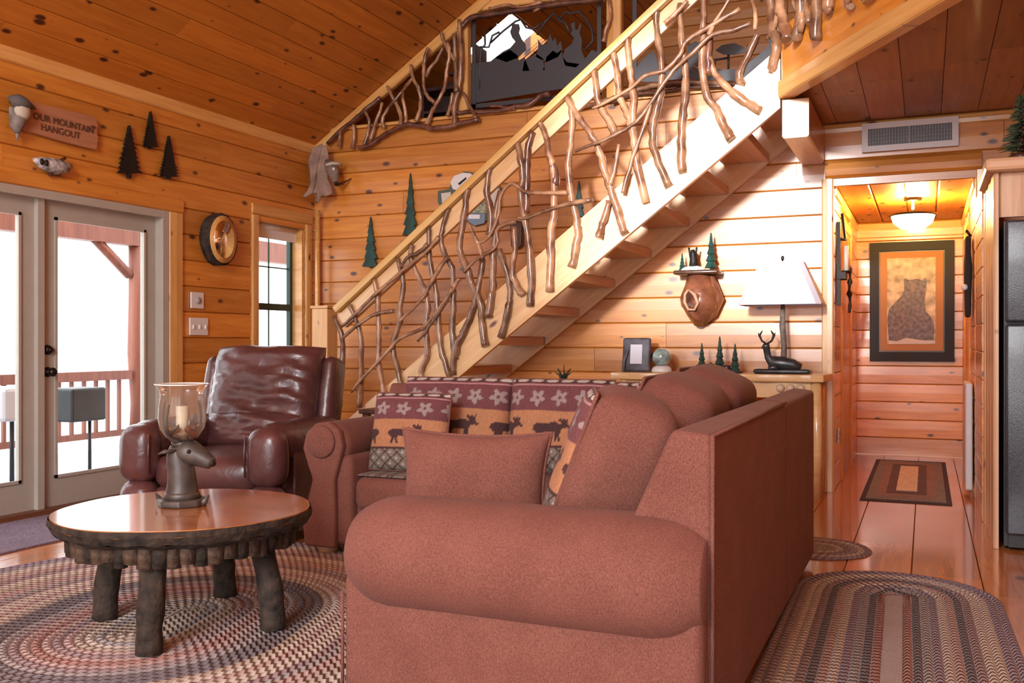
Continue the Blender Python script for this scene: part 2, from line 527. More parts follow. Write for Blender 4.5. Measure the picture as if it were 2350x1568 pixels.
# the loft: slab with brown boards below, slanting front edge
LA, LB = Vector((-.84, 6.44)), Vector((.062, 4.98))
ld = (LB - LA).normalized()
LC = LA + ld * 3.2
def ydiag(x): return LA.y + (x - LA.x) * ld.y / ld.x
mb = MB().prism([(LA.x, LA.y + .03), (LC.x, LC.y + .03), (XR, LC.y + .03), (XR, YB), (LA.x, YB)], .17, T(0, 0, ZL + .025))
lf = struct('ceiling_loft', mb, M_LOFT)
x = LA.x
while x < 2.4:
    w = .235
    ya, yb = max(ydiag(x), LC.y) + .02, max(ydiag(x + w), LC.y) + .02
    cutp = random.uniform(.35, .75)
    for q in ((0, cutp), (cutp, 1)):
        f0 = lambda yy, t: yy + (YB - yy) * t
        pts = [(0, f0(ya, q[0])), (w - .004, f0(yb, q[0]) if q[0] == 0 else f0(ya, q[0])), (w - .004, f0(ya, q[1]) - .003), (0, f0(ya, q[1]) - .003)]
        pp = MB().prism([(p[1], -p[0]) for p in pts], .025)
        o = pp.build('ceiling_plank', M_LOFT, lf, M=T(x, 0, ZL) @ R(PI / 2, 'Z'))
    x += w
nd = Vector((ld.y, -ld.x, 0))       # out of the slanting edge, into the room
if nd.x > 0: nd = -nd
Ld = (LC - LA).length
c = board(None, Vector((LA.x, LA.y, 2.70)) + nd * .05, (ld.x, ld.y, 0), (0, 0, 1), nd, Ld, .12, .09, M_TRIM, 'trim_3'); c['kind'] = 'structure'
c = board(None, Vector((LA.x, LA.y, 2.82)) + nd * .02, (ld.x, ld.y, 0), (0, 0, 1), nd, Ld, .36, .06, M_WALL, 'trim_4'); c['kind'] = 'structure'
# wall cap under the loft boards
c = board(None, (-.70, YB - .022, 2.66), (1, 0, 0), (0, 0, 1), (0, -1, 0), 3.7, .075, .02, M_TRIM, 'trim_5'); c['kind'] = 'structure'
# header beam over the hall opening and its corner post
c = board(None, (HX0 - .06, YB - .04, 2.33), (1, 0, 0), (0, 0, 1), (0, -1, 0), HX1 - HX0 + .10, .13, .09, M_WALL, 'trim_6', bulge=.012, ch=.02); c['kind'] = 'structure'
c = board(None, (HX0 - .085, YB - .03, 0), (0, 0, 1), (1, 0, 0), (0, -1, 0), 2.33, .085, .10, M_STAIR, 'trim_7'); c['kind'] = 'structure'
c = board(None, (HX1, YB - .03, 0), (0, 0, 1), (1, 0, 0), (0, -1, 0), 2.33, .085, .10, M_STAIR, 'trim_8'); c['kind'] = 'structure'
# hall shell
hl = struct('wall_hall_left', MB().box(HX0 - .12, HX0 - .02, YB + .16, HYB + .1, -.02, 2.5), M_DARK)
hr = struct('wall_hall_right', MB().box(HX1 + .02, HX1 + .12, YB + .16, HYB + .1, -.02, 2.5).box(HX1 + .02, HX1 + .12, 6.62, YB, -.02, 2.10), M_DARK)
hb = struct('wall_hall_back', MB().box(HX0 - .12, HX1 + .12, HYB + .02, HYB + .12, -.02, 2.5), M_DARK)
hc = struct('ceiling_hall', MB().box(HX0 - .12, HX1 + .12, YB + .16, HYB + .1, HZ + .02, HZ + .1), M_DARK)
z = 0.0
k = 0
while z < HZ - .01:
    w = min(.176, HZ - z)
    board(hb, (HX0 - .02, HYB, z), (1, 0, 0), (0, 0, 1), (0, -1, 0), HX1 - HX0 + .04, w, .02, M_WALL, 'log_board', bulge=.002, ch=.007)
    for a, b in ((YB + .05, 8.15), (9.25, HYB)):
        board(hl, (HX0, a, z), (0, 1, 0), (0, 0, 1), (1, 0, 0), b - a, w, .02, M_WALL, 'log_board', bulge=.002, ch=.007)
    for a, b in (((6.62, 7.45),) if z < 2.1 else ()) + ((YB + .05, 8.35), (9.35, HYB)):
        board(hr, (HX1, a, z), (0, 1, 0), (0, 0, 1), (-1, 0, 0), b - a, w, .02, M_WALL, 'log_board', bulge=.002, ch=.007)
    z += .176
x = HX0
while x < HX1 - .01:
    w = min(.238, HX1 - x)
    board(hc, (x, YB + .05, HZ), (0, 1, 0), (1, 0, 0), (0, 0, -1), HYB - YB - .05, w, .02, M_CEIL, 'ceiling_plank', bulge=.001, ch=.012)
    x += .238
for nm, X_, n_ in (('trim_9', HX0 + .012, (1, 0, 0)), ('trim_10', HX1 - .012, (-1, 0, 0))):
    c = board(None, (X_, YB + .05, HZ - .09), (0, 1, 0), (0, 0, 1), n_, HYB - YB - .05, .085, .03, M_TRIM, nm); c['kind'] = 'structure'
c = board(None, (HX0, HYB - .012, HZ - .16), (1, 0, 0), (0, 0, 1), (0, -1, 0), HX1 - HX0, .15, .03, M_TRIM, 'trim_11'); c['kind'] = 'structure'
# doors in the hall's side walls
M_DOORW = wood('amber_door', (.50, .20, .04), (.62, .28, .07), rough=.4, coat=.2, knots=.4, axis=2)
def hall_door(name, X_, sgn, y0, y1):
    d = MB().box(min(X_ - sgn * .02, X_ + sgn * .004), max(X_ - sgn * .02, X_ + sgn * .004), y0 + .08, y1 - .08, .0, 2.05).build(name, M_DOORW, None, world=True)
    d['kind'] = 'structure'
    for i, (a, b) in enumerate(((y0, y0 + .09), (y1 - .09, y1))):
        board(d, (X_ + sgn * .012, a, 0), (0, 0, 1), (0, 1, 0), (sgn, 0, 0), 2.14, b - a, .03, M_TRIM, 'casing')
    board(d, (X_ + sgn * .012, y0, 2.05), (0, 1, 0), (0, 0, 1), (sgn, 0, 0), y1 - y0, .09, .03, M_TRIM, 'casing')
    return d
hall_door('door_3', HX0, 1, 8.15, 9.25)
d4 = hall_door('door_4', HX1, -1, 8.35, 9.35)
# walls behind the camera, with the tall windows that light the room
mb = MB()
wins = [(-4.3, -2.7), (-2.4, -.8), (-.5, 1.1)]
yA, yB_ = YF - .15, YF
prev = XL - .15
for a, b in wins:
    mb.box(prev, a, yA, yB_, -.02, 2.4); mb.box(a, b, yA, yB_, -.02, .35); prev = b
mb.box(prev, XR + .15, yA, yB_, -.02, 2.4)
mb.box(XL - .15, XR + .15, yA, yB_, 2.4, 2.75)
mb.box(XL - .15, -2.35, yA, yB_, 2.75, 6.0); mb.box(-.55, XR + .15, yA, yB_, 2.75, 6.0); mb.box(-2.35, -.55, yA, yB_, 4.75, 6.0)
struct('wall_front', mb, M_WALL)
struct('wall_right', MB().box(XR, XR + .15, YF, HYB, -.02, 3.2), M_WALL)
struct('wall_loft_right', MB().box(XR, XR + .15, YF, 10.6, 3.2, 6.0), M_WALL)

# ------------------------------------------------------------------ French doors, window
M_DOOR = plain('greige_painted_door', (.42, .39, .335), .45, noise=.04)
M_BRZ = plain('dark_bronze', (.03, .022, .02), .35, metal=.8)
M_GLASS = glass('clear_glass')
M_SILL = plain('dark_threshold', (.16, .06, .03), .5)
def french_leaf(name, y0, y1):
    xo_, xi_ = XL - .10, XL - .055
    st = .105
    z0, z1 = .03, 2.045
    gz0, gz1 = .215, 1.945
    m = MB()
    m.box(xo_, xi_, y0, y0 + st, z0, z1); m.box(xo_, xi_, y1 - st, y1, z0, z1)
    m.box(xo_, xi_, y0 + st, y1 - st, z0, gz0); m.box(xo_, xi_, y0 + st, y1 - st, gz1, z1)
    d = m.build(name, M_DOOR, None, world=True); d['kind'] = 'structure'
    g = MB()
    for a, b, c_, e in ((y0 + st, y0 + st + .02, gz0, gz1), (y1 - st - .02, y1 - st, gz0, gz1), (y0 + st, y1 - st, gz0, gz0 + .02), (y0 + st, y1 - st, gz1 - .02, gz1)):
        g.box(xi_, xi_ + .012, a, b, c_, e)
    g.build('glazing_bead', M_DOOR, d, world=True)
    MB().box(XL - .085, XL - .079, y0 + st, y1 - st, gz0, gz1).build('pane', M_GLASS, d, world=True)
    return d
d1 = french_leaf('door_1', 3.46, 4.475)
d2 = french_leaf('door_2', 4.525, 5.54)
# astragal, handle and deadbolt
MB().box(XL - .11, XL - .02, 4.475, 4.525, .03, 2.045).build('astragal', M_DOOR, d2, world=True)
def knob(z, lever):
    m = MB().lathe([(.033, 0), (.033, .008), (.014, .012), (.012, .045)], 14, T(XL - .055, 4.575, z) @ R(PI / 2, 'Y'))
    if lever: m.ball((XL, 4.575, z), (.024, .03, .03), 12, 8)
    else: m.ball((XL - .04, 4.575, z), (.02, .03, .03), 12, 8)
    m.build('handle' if lever else 'deadbolt', M_BRZ, d2, world=True)
knob(.92, True); knob(1.065, False)
m = MB()
m.box(XL - .15, XL + .02, DY0, DY0 + .06, .0, 2.10); m.box(XL - .15, XL + .02, DY1 - .06, DY1, .0, 2.10); m.box(XL - .15, XL + .018, DY0 + .06, DY1 - .06, 2.045, 2.10)
c = m.build('trim_12', M_DOOR, None, world=True); c['kind'] = 'structure'
c = MB().box(XL - .2, XL + .03, DY0 + .06, DY1 - .06, 0.0, .03).build('trim_13', M_SILL, None, world=True); c['kind'] = 'structure'
c = board(None, (XL + .025, DY1, 0), (0, 0, 1), (0, 1, 0), (1, 0, 0), 2.10, .15, .03, M_TRIM, 'trim_14'); c['kind'] = 'structure'
c = board(None, (XL + .025, DY0 - .15, 2.10), (0, 1, 0), (0, 0, 1), (1, 0, 0), DY1 - DY0 + .3, .11, .03, M_WALL, 'trim_15'); c['kind'] = 'structure'
# window
M_GREEN = plain('dark_green_sash', (.012, .045, .035), .45)
w = MB().box(XL - .17, XL - .02, WY0, WY0 + .02, WZ0, WZ1).box(XL - .17, XL - .02, WY1 - .02, WY1, WZ0, WZ1).box(XL - .17, XL - .02, WY0, WY1, WZ1 - .02, WZ1).box(XL - .17, XL - .02, WY0, WY1, WZ0, WZ0 + .02).build('window_1', M_TRIM, None, world=True)
w['kind'] = 'structure'
fr = MB()
ym = .5 * (WY0 + WY1)
for a, b, c_, e in ((WY0 + .02, WY0 + .06, WZ0 + .02, WZ1 - .02), (WY1 - .06, WY1 - .02, WZ0 + .02, WZ1 - .02), (WY0 + .06, WY1 - .06, WZ0 + .02, WZ0 + .06), (WY0 + .06, WY1 - .06, WZ1 - .06, WZ1 - .02), (WY0 + .06, WY1 - .06, 1.40, 1.46)):
    fr.box(XL - .165, XL - .125, a, b, c_, e)
fr.build('sash', M_GREEN, w, world=True)
mu = MB().box(XL - .155, XL - .145, ym - .006, ym + .006, WZ0 + .06, WZ1 - .06).box(XL - .155, XL - .145, WY0 + .06, WY1 - .06, 1.78, 1.792)
mu.build('muntin', M_GREEN, w, world=True)
MB().box(XL - .15, XL - .148, WY0 + .06, WY1 - .06, WZ0 + .06, WZ1 - .06).build('pane', M_GLASS, w, world=True)
for (o_, d_, a_, L, W) in (((XL + .02, WY0 - .09, WZ0 - .1), (0, 0, 1), (0, 1, 0), WZ1 - WZ0 + .1, .09), ((XL + .02, WY1, WZ0 - .1), (0, 0, 1), (0, 1, 0), WZ1 - WZ0 + .1, .09), ((XL + .02, WY0 - .09, WZ1), (0, 1, 0), (0, 0, 1), WY1 - WY0 + .18, .10), ((XL + .02, WY0 - .09, WZ0 - .1), (0, 1, 0), (0, 0, 1), WY1 - WY0 + .18, .10)):
    board(w, o_, d_, a_, (1, 0, 0), L, W, .03, M_TRIM, 'casing')
# window blind roll at the top
M_BLIND = plain('pale_roller_shade', (.75, .72, .70), .8)
MB().tube([(XL - .09, WY0 + .03, WZ1 - .06), (XL - .09, WY1 - .03, WZ1 - .06)], .03, 10).box(XL - .095, XL - .088, WY0 + .03, WY1 - .03, WZ1 - .17, WZ1 - .06).build('roller_shade', M_BLIND, w, world=True)

# ------------------------------------------------------------------ porch outside the doors
M_REDWOOD = wood('red_stained_porch_wood', (.17, .055, .035), (.26, .09, .055), rough=.6, coat=0, knots=.3, axis=2, vary=.1)
M_DECK = plain('pale_deck', (.34, .36, .40), .7, noise=.06)
dk = struct('floor_porch', MB().box(-8.2, XL - .2, -2, 10.5, -.12, -.04), M_DECK)
M_SNOW = plain('pale_ground', (.8, .8, .78), .9)
M_SUNBLOCK = plain('dark_green_sun_block', (.02, .04, .015), .9, noise=.5, nscale=6)
hg = MB().add(*rbox(-9, 7, -10.2, -9.0, -1.0, 3.45, .2, 2)).build('sun_block', M_SUNBLOCK, None, world=True)  # unseen block, added to keep low sun out of the low windows
tag(hg, 'unseen tall green block added outside the window wall to stop low sun', 'sun_block')
gd = struct('ground', MB().box(-60, 40, -40, 50, -1.4, -1.0), M_SNOW)
XP = -7.4
def porch_post(y, lab, XP=XP):
    p = MB().tube([(XP, y, -.04), (XP + .01, y + .012, .5), (XP - .008, y, 1.0), (XP + .01, y - .01, 1.6), (XP, y, 2.09)], [.075, .068, .073, .068, .073], 8, .05).build('porch_post', M_REDWOOD, None, world=True)
    return tag(p, lab, 'post')
porch_post(7.45, 'rough red log porch post carrying a slanted brace at the end of the railing')
porch_post(4.05, 'rough red log porch post without brace, standing in the middle of the railing', XP - .14)
bmo = MB().box(XP - .07, XP + .07, -1.5, 10.2, 2.09, 2.33).build('porch_beam', M_REDWOOD, None, world=True)
tag(bmo, 'red stained porch roof beam above the deck railing', 'beam')
bmc = MB().tube([onX(218, 548, XP), onX(296, 632, XP)], .05, 6, .05).build('brace', M_REDWOOD, None, world=True)
tag(bmc, 'slanted red wooden brace between porch beam and log post', 'brace')
bmd = MB().tube([(XP, 9.0, 2.09), (XP, 8.3, 1.2)], .045, 6, .05).build('brace', M_REDWOOD, None, world=True)
tag(bmd, 'slanted porch brace outside the narrow window with the green sash', 'brace')
rl = thing('porch_railing', 'red wooden porch railing with thin dark balusters outside the glass doors', 'railing', (XP, 4, 0))
MB().box(XP - .05, XP + .05, -1.5, 7.36, .74, .83).build('top_rail', M_REDWOOD, rl, world=True)
MB().box(XP - .025, XP + .025, -1.5, 7.36, .18, .24).build('bottom_rail', M_REDWOOD, rl, world=True)
y = 2.0
while y < 7.3:
    MB().box(XP - .015, XP + .015, y, y + .03, .24, .74).build('baluster', M_REDWOOD, rl, world=True)
    y += .145
gr = thing('porch_grill', 'small dark box grill on a thin leg standing on the porch deck', 'grill', (-6.7, 5.3, -.04))
M_GRILL = plain('dark_green_grill', (.018, .022, .024), .5, noise=.5, nscale=5)
g0, g1 = onX(136, 892, -6.7), onX(216, 962, -6.7)
MB().add(*rbox(-6.85, -6.55, g0.y, g1.y, g1.z, g0.z, .02, 2)).build('box', M_GRILL, gr, world=True)
gl = onX(206, 1060, -6.7)
MB().tube([(-6.7, gl.y, -.04), (-6.7, gl.y, g1.z)], .015, 6).build('leg', M_GRILL, gr, world=True)
MB().tube([(-6.8, g0.y + .05, -.04), (-6.8, g0.y + .05, g1.z)], .015, 6).build('leg', M_GRILL, gr, world=True)
fd = thing('porch_cooler', 'pale grey box on dark legs standing on the porch beside the dark grill', 'box', (-6.7, 4.2, -.04))
g0, g1 = onX(-30, 890, -6.7), onX(40, 962, -6.7)
MB().add(*rbox(-6.9, -6.5, g0.y, g1.y, g1.z, g0.z, .03, 2)).build('box', plain('pale_grey_box', (.5, .5, .52), .6), fd, world=True)
for yy in (g0.y + .05, g1.y - .05): MB().tube([(-6.7, yy, -.04), (-6.7, yy, g1.z)], .018, 6).build('leg', M_GRILL, fd, world=True)
# ------------------------------------------------------------------ staircase
YS = 6.45
def zlow(x): return 2.66 + .765 * (x + .86)
st = thing('staircase', 'open wooden staircase with pale stringers climbing along the log wall to the loft', 'staircase', (-2.6, 6.95, 0))
NWX = onY(741, 708, 6.45).x + .068      # stringer butts against the newel
def stringer(y, hgt):
    x0 = -.86 - 2.66 / .765
    pts = [(x0, 0), (-.875, zlow(-.875)), (-.875, zlow(-.875) + hgt), (NWX, max(.02, zlow(NWX) + hgt)), (NWX, 0)]
    d = Vector((1, 0, .765)).normalized()
    # local X along the slope so the grain follows it
    M = Matrix(((d.x, -d.z, 0, -4.45), (0, 0, -1, y), (d.z, d.x, 0, 0), (0, 0, 0, 1)))
    Mi = M.inverted()
    lp = [Mi @ Vector((p[0], y, p[1])) for p in pts]
    m = MB().prism([(p.x, p.y) for p in lp], .045)
    return m.build('stringer', M_STAIR, st, M=M)
stringer(YS + .045, .40)
stringer(YB - .012, .36)
k = 1
while k <= 12:
    zt = .232 * k
    xc = (zt - 2.86) / .765 - .86
    xs_ = max(xc - .17, NWX + .002)
    wt = min(xc + .17, -.858) - xs_
    board(st, (xs_, YS + .045, zt), (0, 1, 0), (1, 0, 0), (0, 0, 1), YB - .057 - YS - .045, wt, .07, M_TREAD, 'tread', bulge=0, ch=.008)
    k += 1
# beam carrying the stair head
b_ = board(None, (-.86, YS - .03, ZL - .30), (0, 1, 0), (1, 0, 0), (0, 0, -1), YB - YS - .03, .17, -.25 + .5, M_TREAD, 'header_beam', bulge=0, ch=.012)  # darker amber wood stands in for the loft's shadow on the beam
tag(b_, 'square wooden beam under the loft at the head of the stairs', 'beam')
b_.matrix_basis = b_.matrix_basis @ T(0, 0, 0)

def branch_mat(name, c1, c2, rough=.25):
    m, t, n, l, b = nt(name)
    tc = n.new('ShaderNodeTexCoord'); oi = n.new('ShaderNodeObjectInfo')
    ns = n.new('ShaderNodeTexNoise'); ns.inputs['Scale'].default_value = 9; ns.inputs['Detail'].default_value = 4
    l.new(tc.outputs['Object'], ns.inputs['Vector'])
    rp = n.new('ShaderNodeValToRGB'); rp.color_ramp.elements[0].position = .35; rp.color_ramp.elements[1].position = .68
    rp.color_ramp.elements[0].color, rp.color_ramp.elements[1].color = (*c1, 1), (*c2, 1)
    l.new(ns.outputs['Fac'], rp.inputs['Fac'])
    hs = n.new('ShaderNodeHueSaturation'); mr = n.new('ShaderNodeMapRange'); mr.inputs['To Min'].default_value = .6; mr.inputs['To Max'].default_value = 1.3
    l.new(oi.outputs['Random'], mr.inputs['Value']); l.new(mr.outputs[0], hs.inputs['Value']); l.new(rp.outputs['Color'], hs.inputs['Color'])
    l.new(hs.outputs['Color'], b.inputs['Base Color'])
    b.inputs['Roughness'].default_value = rough; b.inputs['Coat Weight'].default_value = .5; b.inputs['Coat Roughness'].default_value = .12
    return m
M_BRANCH = branch_mat('varnished_laurel_branch', (.15, .062, .032), (.47, .26, .14))
M_BRANCHD = branch_mat('dark_laurel_branch', (.055, .018, .014), (.20, .085, .05))
def branch(parent, pts3, r, mat=None, taper=.75, name='branch'):
    P = smooth_path(pts3, 4)
    n = len(P)
    out, rad = [], []
    for i, p in enumerate(P):
        t = i / max(1, n - 1)
        out.append(p + Vector((random.uniform(-1, 1), random.uniform(-.6, .6), random.uniform(-1, 1))) * r * .16)
        rad.append(r * (taper + (1 - taper) * t) * random.uniform(.88, 1.14))
    m = MB().tube(out, rad, 7, .05)
    o = m.build(name, mat or M_BRANCH, parent, world=True)
    return o

rail = thing('stair_railing', 'stair railing of twisted varnished branches under a straight pale handrail', 'railing', (-4.5, 6.42, 0))
YR = 6.40
def beamY(name, p0, p1, y0, y1, h, mat):
    d = (p1 - p0).normalized(); up = Vector((-d.z, 0, d.x))
    m = MB().box(0, (p1 - p0).length, 0, y1 - y0, -h, 0)
    M = Matrix(((d.x, 0, up.x, p0.x), (0, 1, 0, y0), (d.z, 0, up.z, p0.z), (0, 0, 0, 1)))
    o = m.build(name, mat, rail, M=M)
    bevel(o, .006, 1)
    return o
r0, r1 = onY(762, 706, YR), onY(1516, -8, YR)
dR = (r1 - r0).normalized()
r1e = r0 + dR * ((-.84 - r0.x) / dR.x)
M_RAIL = wood('yellow_pine_handrail', (.62, .36, .10), (.74, .47, .17), rough=.35, coat=.3, knots=.3, vary=.02)
beamY('handrail', r0, r1e, YR - .005, YR + .115, .055, M_RAIL)
sub = Vector((0, 0, -.075))
beamY('sub_rail', r0 + sub + dR * .02, r1e + sub, YR + .045, YR + .085, .125, M_STAIR)
nw = onY(741, 708, 6.45)
o = MB().box(nw.x - .075, nw.x + .075, 6.40, 6.55, 0, nw.z).build('newel_post', wood('pale_newel', (.66, .36, .12), (.78, .48, .2), knots=.4, axis=2, vary=.02), rail, world=True); bevel(o, .01, 2)
MB().box(nw.x - .082, nw.x + .082, 6.393, 6.557, nw.z, nw.z + .02).build('newel_cap', M_TRIM, o, world=True)
A_ = lambda L: [(700 + x / 2.9375, 370 + y / 2.9375) for x, y in L]
B_ = lambda L: [(700 + x / 2.9375, y / 2.9375) for x, y in L]
C_ = lambda L: [(1400 + x / 2.474, y / 2.474) for x, y in L]
vert = [
 A_([(200,1050),(240,1150),(255,1250),(250,1380),(240,1557),(235,1660)]),
 A_([(300,970),(350,1090),(375,1200),(378,1400),(372,1557),(368,1660)]),
 A_([(465,800),(490,920),(495,1050),(500,1200),(495,1350),(530,1557),(540,1640)]),
 A_([(625,660),(660,800),(655,900),(640,980),(640,1080),(600,1200),(595,1300),(630,1420),(650,1540)]),
 A_([(720,560),(715,650),(740,720),(800,850),(830,960),(815,1120),(825,1290),(790,1400),(780,1480)]),
 A_([(835,440),(835,600),(850,720),(880,850),(895,1000),(905,1150),(920,1280),(960,1410),(970,1480)]),
 A_([(970,320),(930,440),(915,520),(940,620),(990,720),(1000,850),(1000,1000),(990,1130),(1005,1250),(1000,1440)]),
 A_([(1100,180),(1080,300),(1060,450),(1045,600),(1090,720),(1130,830),(1190,970),(1195,1100),(1220,1250)]),
 A_([(1200,660),(1170,850),(1130,1000),(1080,1130),(1030,1230),(1010,1330)]),
 A_([(1250,30),(1225,200),(1258,370),(1240,500)]),
 A_([(1320,200),(1290,330),(1285,480),(1270,640),(1265,830),(1255,900),(1235,1050)]),
 A_([(1310,600),(1360,740),(1380,900),(1370,1000),(1320,1190)]),
 A_([(1410,440),(1415,600),(1400,760),(1430,850),(1475,905)]),
 B_([(1430,940),(1450,1060),(1470,1180),(1450,1310)]) + A_([(1490,400),(1515,600),(1525,800),(1520,980)]),
 B_([(1570,800),(1620,910),(1645,1040),(1675,1160)]) + A_([(1680,330),(1655,500),(1660,650),(1650,880)]),
 B_([(1780,660),(1800,760),(1795,950),(1770,1110)]) + A_([(1800,240),(1830,400),(1840,500),(1820,600),(1800,715)]),
 A_([(2050,270),(2010,400),(1990,480),(1985,520)]),
 B_([(1760,650),(1830,770),(1920,900),(1980,1000),(2010,1130)]) + A_([(2060,180),(2100,320),(2160,490)]),
 C_([(265,40),(265,170),(290,340),(290,500),(265,620),(240,740),(260,880),(340,1060)]),
 C_([(395,20),(405,200),(425,370),(430,500),(415,650),(405,800),(410,985)]),
 C_([(535,-60),(530,150),(525,330),(540,520),(600,620),(640,700),(690,790)]),
 C_([(555,310),(600,420),(680,510),(760,570),(850,630)]),
 C_([(10,280),(40,420),(60,560),(100,650),(130,750),(150,900),(200,1155)]),
 C_([(-30,980),(0,1060),(30,1150),(80,1330)]),
 B_([(1950,460),(1960,580),(1980,690),(2040,800),(2090,900)]),
 B_([(2170,240),(2180,400),(2200,520),(2215,700),(2200,900)]),
 C_([(840,190),(790,300),(740,400),(740,480)]),
]
for i, L in enumerate(vert):
    branch(rail, [onY(px, py, YR + .031 + random.uniform(-.006, .006)) for px, py in L], .030 if i > 6 else .025)
darkv = [B_([(1535,890),(1505,1000),(1500,1110),(1495,1290),(1490,1440)]), B_([(1640,1040),(1680,1150),(1690,1250)]), C_([(570,200),(560,300),(560,420)])]
for L in darkv:
    branch(rail, [onY(px, py, YR + .035) for px, py in L], .03, M_BRANCHD)
diag = [
 A_([(245,1120),(330,1040),(470,900),(600,790),(720,690),(830,600),(900,510)]),
 A_([(260,1190),(350,1110),(480,1030),(600,1010)]),
 A_([(310,1557),(420,1430),(560,1280),(650,1190),(790,1130),(880,1030),(990,870),(1040,790)]),
 A_([(640,1080),(760,960),(820,880),(900,730),(960,650)]),
 A_([(760,1215),(840,1110),(930,980),(1000,850)]),
 A_([(1070,750),(1150,670),(1260,600),(1300,540),(1290,470),(1340,430),(1420,410)]),
 A_([(1430,380),(1500,380),(1640,330),(1760,290),(1940,260)]),
 A_([(1160,560),(1240,510),(1300,380),(1320,230),(1390,150),(1460,190),(1510,210),(1700,215),(1770,210)]),
 A_([(1090,400),(1150,520),(1180,590),(1200,660)]),
 C_([(-100,620),(0,570),(120,500),(200,430),(310,400),(400,310),(440,230),(600,130),(740,50)]),
 C_([(-200,860),(0,780),(150,690),(220,600),(300,480),(380,380),(480,290),(580,200),(700,170),(800,130)]),
 C_([(240,570),(200,700),(140,860),(100,1000),(70,1100)]),
 C_([(50,820),(30,950),(0,1050)]),
 C_([(440,0),(380,70),(310,130)]),
 C_([(690,-20),(600,120),(560,200)]),
 C_([(800,-20),(825,60),(825,170)]),
 A_([(640,720),(700,640),(760,620),(830,560)]),
 A_([(1440,1000),(1400,960)]),
]
for L in diag[:-1]:
    branch(rail, [onY(px, py, YR - .006 + random.uniform(-.006, .006)) for px, py in L], .018, taper=.65)

# ------------------------------------------------------------------ loft edge railing (bottoms of its branches)
lrail = thing('loft_railing', 'branch railing on the slanting loft edge with branch ends hanging over the fascia', 'railing', (LA.x, LA.y, 2.9))
pl = Vector((LA.x, LA.y, 0)) + nd * .055
for L in ([(965,-330),(965,0),(980,100),(1010,230)], [(1080,-330),(1080,0),(1075,120),(1055,240)], [(1170,-330),(1170,0),(1170,120),(1165,230)],
          [(1240,-330),(1240,0),(1240,60)], [(1350,-300),(1350,0),(1370,40)], [(915,-330),(915,0),(920,150),(945,250),(935,340),(920,415)],
          [(1460,-330),(1470,-120),(1475,15)], [(1030,-200),(1040,0),(1090,90),(1080,180)], [(890,220),(930,160),(960,40),(960,-200)], [(1120,-150),(1110,20),(1130,130)]):
    branch(lrail, [onP(px, py, pl, nd) for px, py in C_(L)], .038 if L[0][1] < -300 else .022)
e0, e1 = Vector((LA.x, LA.y, 3.93)), Vector((LC.x, LC.y, 3.93))
d = (e1 - e0).normalized()
board(lrail, e0 - nd * .02, d, nd, (0, 0, 1), (e1 - e0).length, .12, .05, M_RAIL, 'handrail')
pc = Vector((LA.x, LA.y, 0)) + Vector((ld.x, ld.y, 0)) * .12 - nd * .125
MB().box(pc.x - .05, pc.x + .05, pc.y - .05, pc.y + .05, 2.93, 3.90).build('post', M_STAIR, lrail, world=True)

# ------------------------------------------------------------------ gable railing with cut-out metal panels
gr_ = thing('gable_railing', 'railing of dark branches and cut-out metal panels in the gable opening above the wall', 'railing', (-3.2, YB, 3.1))
M_STEEL = plain('dark_grey_steel', (.055, .055, .062), .45, metal=.3)
YP = YB + .05
def gp(x, y): return (740 + x / 5.228, 40 + y / 5.228)
G = [
 [(1500,300),(1520,450),(1490,650),(1470,830),(1400,980),(1330,1100),(1250,1280)],
 [(1060,570),(1090,730),(1150,850),(1180,1000),(1160,1150),(1120,1250)],
 [(1220,550),(1215,800),(1250,930),(1340,1020)],
 [(960,870),(970,1000),(1000,1150),(1000,1260),(960,1310)],
 [(780,830),(830,940),(890,1050),(940,1180),(940,1290)],
 [(1080,730),(980,860),(860,1000),(790,1090),(720,1220),(740,1330)],
 [(1450,350),(1380,500),(1300,600),(1240,720)],
 [(430,1560),(560,1540),(700,1440),(830,1360),(1000,1290),(1200,1300),(1300,1330),(1450,1320),(1600,1290),(1882,1220)],
 [(720,1020),(680,1150),(620,1320),(570,1480)],
 [(500,1100),(560,1250),(540,1400),(500,1540)],
 [(1640,30),(1660,300),(1660,600),(1640,850),(1580,1080),(1590,1320)],
 [(1580,200),(1600,500),(1600,700),(1610,900)],
 [(1690,900),(1760,1060),(1850,1220)],
 [(60,1520),(250,1330),(420,1200),(520,1110),(700,960)],
 [(1420,170),(1460,300),(1530,430),(1600,520)],
 [(1270,360),(1230,500),(1215,700)],
 [(220,1330),(200,1560)],
 [(370,1280),(380,1480),(350,1570)],
 [(1560,900),(1540,1050),(1500,1180)],
 [(1240,1280),(1290,1180),(1330,1080)],
]
for i, L in enumerate(G):
    dk_ = i in (7, 10, 11, 13)
    branch(gr_, [onY(*gp(*p), YB - .06 - random.uniform(0, .03)) for p in L], .024 if dk_ else .019, M_BRANCHD if i in (7, 13) else M_BRANCH)
H_ = lambda L: [(1040 + x / 4.896, y / 4.896) for x, y in L]
K_ = lambda L: [(1380 + x / 4.05, y / 4.05) for x, y in L]
